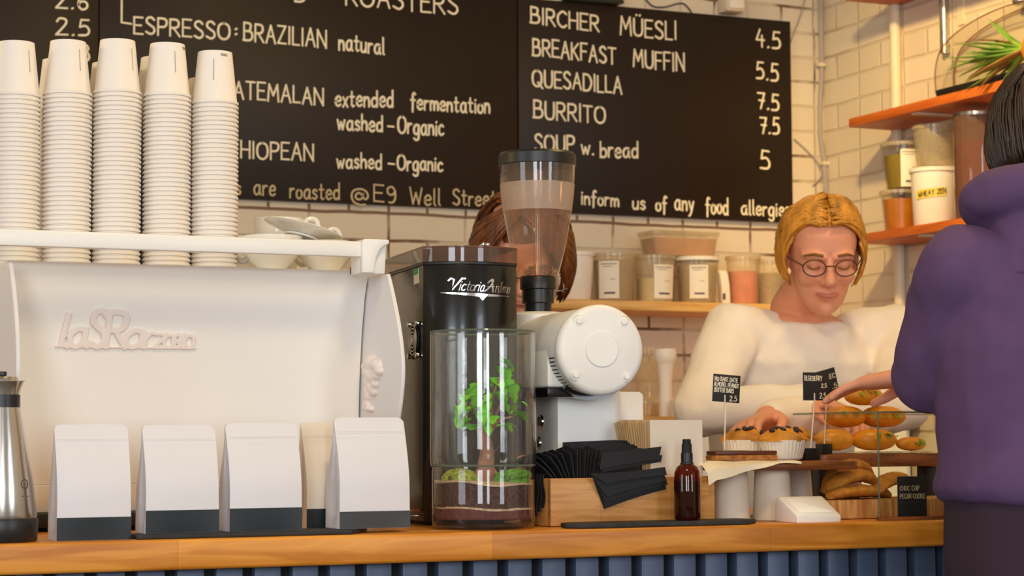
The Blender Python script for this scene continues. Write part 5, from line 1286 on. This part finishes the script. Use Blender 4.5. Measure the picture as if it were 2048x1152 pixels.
# pineapple lying in front of the bin
pc = at(2040, 118, X=2.055); ax = Vector((-.05, 1, .0)).normalized(); pb = Vector((2.058, pc.y-.12, ZU+.0575))
t = thing('pineapple', 'pineapple lying on the upper right shelf with its green crown pointing left', 'pineapple', (pb.x, pb.y, ZU))
b = B(); R = []; n = 14
q1 = ax.cross(Vector((0, 0, 1))).normalized(); q2 = q1.cross(ax)
for i in range(n+1):
    s = -1+2*i/n; r = .054*max(.1, 1-abs(s)**3)**.5
    R.append([pb+ax*(.085*s)+q1*(r*cos(w)*(1+.04*((i+q) % 2)))+q2*(r*sin(w)*(1+.04*((i+q) % 2))) for q, w in enumerate([2*pi*j/22 for j in range(22)])])
part(t, 'fruit', b.rings(R), mat('pineapple skin', 'B07A2A', .6, vary=.4, scale=50, bump=.8), world=True)
random.seed(9)
cr0 = pb+ax*.082
def blade(b, d, L, W, curl):
    d = d.normalized(); sd = d.cross(Vector((0, 0, 1))); sd = sd.normalized() if sd.length > .05 else q1; up = sd.cross(d); G = []
    for i in range(9):
        s = i/8; w = W*(1-s)**.8*(1 if s > .1 else .8)+.0004; p = cr0+d*(L*s)+(up*curl*s*s*L)
        G.append([p+sd*(w*e)+up*(abs(e)*w*.5) for e in (-1, -.5, 0, .5, 1)])
    b.sheet(G, .0012)
bg_, bt_ = B(), B()
for i in range(44):
    w = random.uniform(0, 2*pi); sp_ = random.uniform(.05, .75); d = ax+(q1*cos(w)+q2*sin(w)*.75)*sp_
    if d.x > 0: d.x *= .2
    blade(bt_ if i % 4 == 0 else bg_, d, random.uniform(.14, .25), random.uniform(.014, .021), random.uniform(-.15, .25))
part(t, 'crown', bg_, M['pine_leaf'], world=True, fix=False)
part(t, 'dry_leaves', bt_, M['pine_tip'], world=True, fix=False)

# ================================================================== PEOPLE
def limb(b, pts, rad, seg=16, flat=None):
    """chain of tapering rounded segments, closed and overlapping; the voxel skin joins them"""
    P = [Vector(p) for p in pts]
    for p, q, r, s in zip(P, P[1:], rad, rad[1:]):
        b.tube([p, p.lerp(q, .5), q], [r, (r+s)/2, s], seg)
    for p, r in zip(P, rad): b.ball(p, r, seg, 10)
def oval(b, secs, n=28, pw=2.3):
    """secs: (centre, half width along side, half depth, side vector)"""
    R = []
    for c, rx, ry, sv in secs:
        sv = Vector(sv).normalized(); dv = Vector((-sv.y, sv.x, 0))
        R.append([Vector(c)+sv*(rx*math.copysign(abs(cos(w))**(2/pw), cos(w)))+dv*(ry*math.copysign(abs(sin(w))**(2/pw), sin(w))) for w in [2*pi*i/n for i in range(n)]])
    b.rings(R)
HEAD = [(-.004, .014, -.068, -.046), (.004, .026, -.080, -.035), (.022, .043, -.086, -.012), (.045, .054, -.088, .025), (.075, .062, -.088, .058), (.108, .068, -.084, .084), (.14, .072, -.088, .096), (.17, .071, -.080, .099), (.198, .060, -.058, .088), (.220, .038, -.025, .060), (.230, .014, .005, .032)]
def head(b, Mx):
    R = []
    for z, rx, yf, yb in HEAD:
        ring = []
        for i in range(28):
            w = 2*pi*i/28; cx, sy = cos(w), sin(w); y = (yf+yb)/2+(yb-yf)/2*math.copysign(abs(sy)**.85, sy)
            ring.append(Mx @ Vector((rx*math.copysign(abs(cx)**.9, cx), y, z)))
        R.append(ring)
    b.rings(R)
    V = lambda p: Mx @ Vector(p)
    limb(b, [V((0, -.084, .118)), V((0, -.094, .100)), V((0, -.105, .080))], [.0075, .009, .0115])
    for s in (1, -1):
        b.ball(V((s*.011, -.095, .076)), .0085, 12, 8)
        b.ball(V((s*.034, -.064, .083)), .0255, 14, 10)
        limb(b, [V((s*.012, -.088, .127)), V((s*.034, -.084, .132)), V((s*.052, -.068, .126))], [.007, .0075, .006])
        b.ball((0, 0, 0), (.008, .018, .030), 14, 10, Mx @ Matrix.Translation((s*.073, .006, .095)) @ Matrix.Rotation(s*.25, 4, 'Z'))
        b.ball(V((s*.031, -.0765, .110)), .0125, 12, 8)
    b.ball(V((0, -.079, .012)), .016, 12, 8)
    limb(b, [V((-.020, -.084, .052)), V((0, -.0905, .0535)), V((.020, -.084, .052))], [.0045, .0075, .0045])
    limb(b, [V((-.016, -.084, .043)), V((0, -.089, .041)), V((.016, -.084, .043))], [.0045, .0075, .0045])
def face_parts(root, Mx, brow, glasses=False):
    V = lambda p: Mx @ Vector(p)
    for s in (1, -1):
        bb = B(); bb.tube([V(p) for p in ((s*.015, -.0945, .1325), (s*.034, -.0925, .1355), (s*.053, -.076, .1275))], [.0028, .0032, .0018], 8)
        part(root, 'eyebrow', bb, M[brow], world=True)
        bb = B(); bb.tube(spline([V(p) for p in ((s*.019, -.0865, .107), (s*.026, -.0895, .1035), (s*.036, -.0885, .1032), (s*.044, -.0825, .107))], 4), .0016, 6)
        part(root, 'eyelashes', bb, M['brow'], world=True)
    bb = B(); bb.tube(spline([V(p) for p in ((-.023, -.0865, .0500), (-.009, -.0985, .0485), (0, -.0985, .0475), (.009, -.0985, .0485), (.023, -.0865, .0500))], 4), [.0018]+[.0042]*(15)+[.0018], 8)
    part(root, 'lips', bb, M['lip'], world=True)
    if glasses:
        bb = B()
        for s in (1, -1):
            bb.tube([V((s*.033+.0235*cos(w), -.0985-.003*cos(w*1)*s*-1, .108+.0175*sin(w))) for w in [2*pi*i/24 for i in range(24)]], .0013, 6, closed=True)
            bb.tube([V((s*.0565, -.094, .112)), V((s*.076, -.05, .114)), V((s*.080, .02, .110))], .0014, 6)
        bb.tube([V((-.0095, -.100, .112)), V((0, -.1045, .114)), V((.0095, -.100, .112))], .0014, 6)
        part(root, 'glasses', bb, M['lens'], world=True)
def hand(b, wrist, aim, palm_n, side=1, curl=.35, spread=.10, L=1.0, thumb=.6):
    """wrist -> aim is the palm's length; palm_n points out of the palm; five separate bent fingers"""
    x = (Vector(aim)-Vector(wrist)).normalized(); n = Vector(palm_n); n = (n-x*n.dot(x)).normalized(); y = n.cross(x)*side
    P = lambda a, c, d: Vector(wrist)+(x*a+y*c+n*d)*L
    limb(b, [P(-.03, 0, 0), P(.006, 0, 0)], [.025*L, .024*L])
    R = []
    for a, hw, th in ((-.004, .024, .017), (.02, .034, .016), (.05, .040, .0145), (.078, .041, .0125), (.090, .038, .009)):
        R.append([P(a, hw*math.copysign(abs(cos(w))**.75, cos(w)), th*math.copysign(abs(sin(w))**.8, sin(w))) for w in [2*pi*i/20 for i in range(20)]])
    b.rings(R)
    for c, ln, r, k in ((-.0315, .066, .0080, 0), (-.0105, .076, .0083, 1), (.0105, .071, .0080, 2), (.0305, .054, .0072, 3)):
        ang = (k-1.5)*spread; ph = [.46*ln, .30*ln, .24*ln]; cu = curl*(1+.18*k); p = P(.082, c, 0); pts = [P(.06, c*.95, 0), p]; t_ = 0
        for j, q in enumerate(ph):
            t_ += cu*(.7, 1.0, .7)[j]; d = (x*cos(ang)+y*sin(ang))*cos(t_)+n*sin(t_); p = p+d*q*L; pts.append(p)
        limb(b, pts, [r*L*1.08, r*L*1.05, r*L, r*L*.92, r*L*.80], 12)
    a0, a1, a2, a3 = P(.016, -.026, .004), P(.040, -.050, .006+.016*thumb), P(.064, -.062+.012*thumb, .008+.030*thumb), P(.084, -.062+.022*thumb, .010+.038*thumb)
    limb(b, [a0, a1, a2, a3], [.0150*L, .0112*L, .0092*L, .0076*L], 12)
def skin(root, name, b, m, vox, smooth=6, fold=0, fscale=.09, root_obj=None):
    """one continuous surface from the overlapping pieces"""
    o = finish(name, b, m, None, smooth=180, fix=True)
    r = o.modifiers.new('r', 'REMESH'); r.mode = 'VOXEL'; r.voxel_size = vox; r.use_smooth_shade = True
    s = o.modifiers.new('s', 'SMOOTH'); s.iterations = smooth; s.factor = .5
    if fold:
        tx = bpy.data.textures.new(name+' folds', 'CLOUDS'); tx.noise_scale = fscale; tx.noise_depth = 1
        d = o.modifiers.new('d', 'DISPLACE'); d.texture = tx; d.strength = fold; d.mid_level = .5; d.texture_coords = 'LOCAL'
    dg = bpy.context.evaluated_depsgraph_get(); me = bpy.data.meshes.new_from_object(o.evaluated_get(dg)); o.modifiers.clear()
    old = o.data; o.data = me; bpy.data.meshes.remove(old)
    me.materials.clear(); me.materials.append(m)
    if root is not None:
        mx = root.matrix_basis.inverted(); me.transform(mx); o.parent = root
    me.polygons.foreach_set('use_smooth', [True]*len(me.polygons)); return o
def strands(Mx, paths, r, seg=5):
    b = B()
    for P in paths: b.tube([Mx @ Vector(p) for p in P], [r*(.75+.45*sin(pi*min(1, i/(len(P)-1)*.9+.1)))*(1 if i < len(P)-1 else .35) for i in range(len(P))], seg)
    return b
def onscalp(az, el, g=.006):
    """azimuth from the front (0) towards the person's left, elevation; offset g outside the skull"""
    return Vector(((.074+g)*cos(el)*sin(az), .006-(.094+g)*cos(el)*cos(az), .122+(.108+g)*sin(el)))
def cap_hair(b, Mx, g, azf, elmin):
    G = []
    for i in range(25):
        az = azf+(2*pi-2*azf)*i/24; e0 = elmin(az)
        G.append([Mx @ onscalp(az, e0+(pi/2-e0)*j/10, g) for j in range(11)])
    b.sheet(G)
def person(label, loc):
    o = thing('person', label, 'person', loc); return o
def floorlegs(b, hip, feet, r=(.085, .058, .045)):
    for s, (h, f) in enumerate(zip(hip, feet)):
        kn = Vector(h).lerp(Vector(f), .5)+Vector((0, -.015, 0)); limb(b, [h, kn, f], list(r))
SH = mat('dark shoe', '2A2624', .6)
def make_person(label, base, Mh, neck, chest, sh, el, wr, hip, feet, skin_b=None, chest_r=(.165, .115), hands=None, sidev=(1, 0, 0), waist=None):
    """continuous skin body; returns the root (its body mesh)"""
    b = B(); head(b, Mh)
    n0 = Mh @ Vector((0, .022, .050)); limb(b, [n0, Vector(neck)], [.050, .058])
    hc = (Vector(hip[0])+Vector(hip[1]))/2; ch = Vector(chest); nk = Vector(neck)
    oval(b, [(hc-Vector((0, 0, .06)), .12, .085, sidev), (hc, .155, .10, sidev), (hc.lerp(ch, .4), .130, .09, sidev), (ch, chest_r[0]-.02, chest_r[1]-.02, sidev), (ch.lerp(nk, .55), chest_r[0]-.03, chest_r[1]-.035, sidev), (ch.lerp(nk, .85), .095, .068, sidev), (nk, .05, .048, sidev)])
    for s in range(2):
        limb(b, [Vector(sh[s]).lerp(nk, .35)-Vector((0, 0, .02)), sh[s], el[s], wr[s]], [.055, .052, .040, .026])
    floorlegs(b, hip, feet, (.078, .052, .040))
    for s in range(2):
        if hands: hand(b, wr[s], *hands[s])
    root = person(label, base)
    body = skin(None, 'person', b, M['skin'], .0036, 5)
    # the body mesh itself is the person; drop the helper empty
    lab, cat = root['label'], root['category']; bpy.data.objects.remove(root)
    body.data.transform(Matrix.Translation(-Vector(base))); body.location = base; tag(body, lab, cat)
    bpy.context.view_layer.update(); return body

# ------------------------------------------------------------------ blond woman behind the counter
Yw = .93
hcen = at(1632, 500, Y=Yw); Wx = hcen.x; W0 = Vector((Wx, 1.06, 0))
tiltw = radians(22); chin = at(1628, 604, Y=Yw-.03)
Mh = Matrix.Translation((Wx, Yw, chin.z)) @ Matrix.Rotation(radians(-20), 4, 'Z') @ Matrix.Rotation(tiltw, 4, 'X') @ Matrix.Scale(.985, 4)
neck = (Wx+.002, 1.01, chin.z-.012)
shR = at(1466, 668, Y=1.0); shL = at(1790, 668, Y=1.0); elR = at(1400, 822, Y=.90); elL = at(1812, 812, Y=.84)
wrR = at(1640, 806, Y=.72); wrL = at(1535, 838, Y=.66)
woman = make_person('blond woman in a cream long sleeved top leaning over the pastries behind the counter', W0, Mh, neck, (Wx+.0, 1.03, shR.z-.06), (shR, shL), (elR, elL), (wrR, wrL),
    ((Wx-.09, 1.12, .86), (Wx+.09, 1.12, .86)), ((Wx-.10, 1.10, .06), (Wx+.10, 1.10, .06)), chest_r=(.175, .12),
    hands=((at(1730, 838, Y=.60), (-.2, -.3, -1), -1, .45), (at(1440, 868, Y=.56), (.2, -.3, -1), 1, .40)))
face_parts(woman, Mh, 'brow', glasses=True)
b = B(); nk = Vector(neck); ch = Vector((Wx, 1.03, shR.z-.06)); hc = Vector((Wx, 1.12, .86))
oval(b, [(hc+Vector((0, 0, -.04)), .175, .118, (1, 0, 0)), (hc+Vector((0, 0, .03)), .172, .118, (1, 0, 0)), (hc.lerp(ch, .4), .158, .112, (1, 0, 0)), (ch, .178, .128, (1, 0, 0)), (ch.lerp(nk, .5), .165, .105, (1, 0, 0)), (ch.lerp(nk, .76), .120, .086, (1, 0, 0))])
for s, e, w_ in ((shR, elR, wrR), (shL, elL, wrL)):
    limb(b, [s.lerp(nk, .42)-Vector((0, 0, .03)), s, e, Vector(w_).lerp(e, .04)], [.064, .066, .053, .036])
skin(woman, 'top', b, M['shirt'], .0065, 5, .014, .07)
b = B(); oval(b, [(hc+Vector((0, 0, -.10)), .168, .112, (1, 0, 0)), (hc+Vector((0, 0, .06)), .166, .110, (1, 0, 0))]); floorlegs(b, ((Wx-.085, 1.12, .82), (Wx+.085, 1.12, .82)), ((Wx-.10, 1.10, .07), (Wx+.10, 1.10, .07)), (.094, .070, .058)); skin(woman, 'trousers', b, M['navy'], .009, 4)
for s in (-1, 1): part(woman, 'shoe', B().ball((Wx+s*.10, 1.05, .045), (.05, .13, .044), 18, 12), SH, world=True)
random.seed(31); paths = []
for i in range(300):
    az = random.choice((1, -1))*random.uniform(.02, .55); el0 = random.uniform(.62, 1.45); g = random.uniform(.004, .014)
    s_ = 1 if az > 0 else -1; az1 = s_*random.uniform(1.35, 1.75); el1 = random.uniform(-.15, .75)
    P = []
    for k in range(12):
        u = k/11
        if u < .6: v = u/.6; a_ = az+(az1-az)*v**.9; e_ = el0+(el1-el0)*v**1.25+.25*sin(pi*v)*(1-el0/1.6)
        else: v = (u-.6)/.4; a_ = az1+(s_*(2.9+random.uniform(-.06, .06))-az1)*v; e_ = el1+(-.22-el1)*v
        P.append(onscalp(a_, e_, g+.004*sin(pi*u)))
    paths.append(P)
for i in range(26):                       # loose wisps at the temples
    s_ = random.choice((1, -1)); a_ = s_*random.uniform(1.0, 1.45); e_ = random.uniform(.2, .5); P = []
    for k in range(8): u = k/7; P.append(onscalp(a_+s_*.12*sin(u*3), e_-u*random.uniform(.7, .95), .010+.010*sin(u*2.5)))
    paths.append(P)
hb = strands(Mh, paths, .0034, 5); cap_hair(hb, Mh, .0035, 0, lambda az: .64-.99*min(1, max(0, (min(az, 2*pi-az)-.7)/1.0)))
hb.ball(Mh @ Vector((0, .125, .10)), (.042, .036, .042), 16, 10)
part(woman, 'hair', hb, M['blond'], world=True, fix=False, smooth=180)

# ------------------------------------------------------------------ woman behind the hopper
Y2 = 1.32
c2 = at(1046, 560, Y=Y2); P0 = Vector((c2.x, 1.42, 0))
Mh2 = Matrix.Translation((c2.x, Y2, at(1062, 596, Y=Y2).z)) @ Matrix.Rotation(radians(-26), 4, 'Z') @ Matrix.Rotation(radians(36), 4, 'X')
nk2 = Vector((c2.x, Y2+.085, at(1062, 596, Y=Y2).z-.03)); ch2 = nk2+Vector((0, .05, -.16)); hp2 = Vector((c2.x, Y2+.16, .86))
s1, s2 = nk2+Vector((-.165, .02, -.085)), nk2+Vector((.165, .02, -.085)); e1, e2 = s1+Vector((-.03, -.08, -.26)), s2+Vector((.03, -.08, -.26)); w1, w2 = e1+Vector((.10, -.20, .02)), e2+Vector((-.10, -.20, .02))
w2p = make_person('brown haired woman bent over behind the white grinder, mostly hidden by its hopper', P0, Mh2, nk2, ch2, (s1, s2), (e1, e2), (w1, w2), (hp2+Vector((-.09, 0, 0)), hp2+Vector((.09, 0, 0))), (hp2*1+Vector((-.1, .0, -.80)), hp2+Vector((.1, .0, -.80))),
    hands=((w1+Vector((.06, -.1, 0)), (0, 0, -1), 1, .5), (w2+Vector((-.06, -.1, 0)), (0, 0, -1), -1, .5)))
face_parts(w2p, Mh2, 'brow', glasses=True)
b = B(); oval(b, [(hp2+Vector((0, 0, -.04)), .172, .116, (1, 0, 0)), (hp2.lerp(ch2, .4), .155, .11, (1, 0, 0)), (ch2, .175, .126, (1, 0, 0)), (ch2.lerp(nk2, .5), .160, .104, (1, 0, 0)), (ch2.lerp(nk2, .88), .09, .072, (1, 0, 0))])
for s, e, w_ in ((s1, e1, w1), (s2, e2, w2)): limb(b, [s.lerp(nk2, .4)-Vector((0, 0, .03)), s, e, w_.lerp(e, .05)], [.062, .064, .050, .036])
skin(w2p, 'dark_top', b, M['navy'], .0085, 5, .010, .07)
b = B(); oval(b, [(hp2+Vector((0, 0, -.10)), .168, .112, (1, 0, 0)), (hp2+Vector((0, 0, .06)), .166, .110, (1, 0, 0))]); floorlegs(b, (hp2+Vector((-.085, 0, -.04)), hp2+Vector((.085, 0, -.04))), (hp2+Vector((-.10, 0, -.79)), hp2+Vector((.10, 0, -.79))), (.092, .070, .058)); skin(w2p, 'trousers', b, M['plum'], .010, 4)
for s in (-1, 1): part(w2p, 'shoe', B().ball(hp2+Vector((s*.10, -.05, -.815)), (.05, .13, .044), 18, 12), SH, world=True)
random.seed(33); paths = []
for i in range(420):
    s_ = random.choice((1, -1)); back = random.random() < .35
    az = s_*random.uniform(.02, .3) if not back else s_*random.uniform(1.6, 3.1); el0 = random.uniform(1.0, 1.5)
    az1 = s_*random.uniform(.95, 2.0) if not back else s_*random.uniform(1.8, 3.0); g = random.uniform(.005, .018); ln = random.uniform(.05, .085); P = []
    for k in range(7):
        v = k/6; P.append(onscalp(az+(az1-az)*v**.8, el0+(-.12-el0)*v**1.2, g+.022*v))
    q = P[-1]; out = Vector((q.x, q.y*.5, 0)).normalized()
    for k in range(1, 5): v = k/4; P.append(q+Vector((0, 0, -ln*v))+out*(.012*v-.026*v*v))
    paths.append(P)
hb = strands(Mh2, paths, .0036, 5); cap_hair(hb, Mh2, .004, 0, lambda az: .55-.95*min(1, max(0, (min(az, 2*pi-az)-.5)/.8)))
part(w2p, 'hair', hb, M['brown_hair'], world=True, fix=False, smooth=180)

# ------------------------------------------------------------------ customer in the purple hoodie
Yc = -.20
C0 = Vector((.80, Yc, 0)); cz = at(2030, 400, Y=Yc).z
Mh3 = Matrix.Translation((.838, Yc+.02, 1.418)) @ Matrix.Rotation(radians(180-14), 4, 'Z') @ Matrix.Rotation(radians(10), 4, 'X')
nk3 = Vector((.825, Yc-.02, 1.385)); ch3 = Vector((.805, Yc-.01, 1.215)); hp3 = Vector((.805, Yc-.02, .90))
sL, sR = Vector((.645, Yc, 1.325)), Vector((.972, Yc, 1.325)); eL, eR = at(1850, 758, Y=-.10), Vector((1.035, -.24, 1.08)); wL, wR = at(1828, 752, Y=.085), Vector((1.03, -.15, .87))
cust = make_person('customer in a purple hoodie seen from behind, reaching over the glass case', C0, Mh3, nk3, ch3, (sL, sR), (eL, eR), (wL, wR), (hp3+Vector((-.09, 0, 0)), hp3+Vector((.09, 0, 0))), ((.70, Yc, .06), (.91, Yc, .06)), chest_r=(.18, .125),
    hands=((at(1746, 764, Y=.135), (0, 0, -1), -1, .16), (Vector((1.02, -.13, .77)), (-1, 0, 0), 1, .3)))
b = B()
oval(b, [(hp3+Vector((0, 0, .085)), .192, .135, (1, 0, 0)), (hp3+Vector((0, 0, .105)), .204, .144, (1, 0, 0)), (hp3+Vector((0, 0, .14)), .196, .136, (1, 0, 0)), (hp3.lerp(ch3, .5), .192, .132, (1, 0, 0)), (ch3, .198, .138, (1, 0, 0)), (ch3.lerp(nk3, .45), .190, .118, (1, 0, 0)), (ch3.lerp(nk3, .72), .140, .095, (1, 0, 0)), (ch3.lerp(nk3, .9), .105, .088, (1, 0, 0)), (ch3.lerp(nk3, 1.12), .098, .088, (1, 0, 0))])
for s, e, w_ in ((sL, eL, wL), (sR, eR, wR)): limb(b, [s.lerp(nk3, .45)-Vector((0, 0, .03)), s, e, Vector(w_).lerp(e, .06)], [.070, .072, .052, .038])
hoodie = skin(cust, 'hoodie', b, M['purple'], .0075, 5, .016, .08)
# hood folded down behind the neck
b = B()
R = [nk3+Vector((.140*cos(w), .01-.092*sin(w)*(1 if sin(w) > 0 else .72), .052+.022*sin(w))) for w in [2*pi*i/28 for i in range(28)]]
for i in range(28): b.tube([R[i], R[(i+1) % 28]], .036, 14); b.ball(R[i], .036, 14, 10)
b.ball(nk3+Vector((0, -.088, -.04)), (.130, .052, .085), 20, 12)
oval(b, [(nk3+Vector((0, -.01, -.07)), .165, .112, (1, 0, 0)), (nk3+Vector((0, 0, -.01)), .145, .105, (1, 0, 0)), (nk3+Vector((0, 0, .055)), .128, .098, (1, 0, 0))])
skin(cust, 'hood', b, M['purple'], .0075, 6, .014, .07)
b = B(); oval(b, [(hp3+Vector((0, 0, -.14)), .182, .125, (1, 0, 0)), (hp3, .190, .130, (1, 0, 0)), (hp3+Vector((0, 0, .115)), .186, .128, (1, 0, 0))]); floorlegs(b, (hp3+Vector((-.09, 0, -.06)), hp3+Vector((.09, 0, -.06))), ((.70, Yc, .07), (.91, Yc, .07)), (.100, .074, .062)); skin(cust, 'trousers', b, M['plum'], .010, 4)
for x in (.70, .91): part(cust, 'shoe', B().ball((x, Yc+.03, .045), (.05, .135, .044), 18, 12), SH, world=True)
random.seed(35); paths = []
for i in range(760):
    az0 = random.uniform(-pi, pi); P = []; az1 = az0*1.0; g = random.uniform(.012, .020)
    d = min(1, max(0, (abs(az1)-.4)/.9)); e1 = .48-.98*d
    for k in range(10): v = k/9; P.append(onscalp(2.6+(az1-2.6)*min(1, v*2.2) if v < .45 else az1, 1.45+(e1-1.45)*v, g+.003*sin(9*v+i)))
    paths.append(P)
hb = strands(Mh3, paths, .0024, 4); cap_hair(hb, Mh3, .013, 0, lambda az: .48-1.03*min(1, max(0, (min(az, 2*pi-az)-.4)/.9)))
part(cust, 'hair', hb, M['black_hair'], world=True, fix=False, smooth=180)
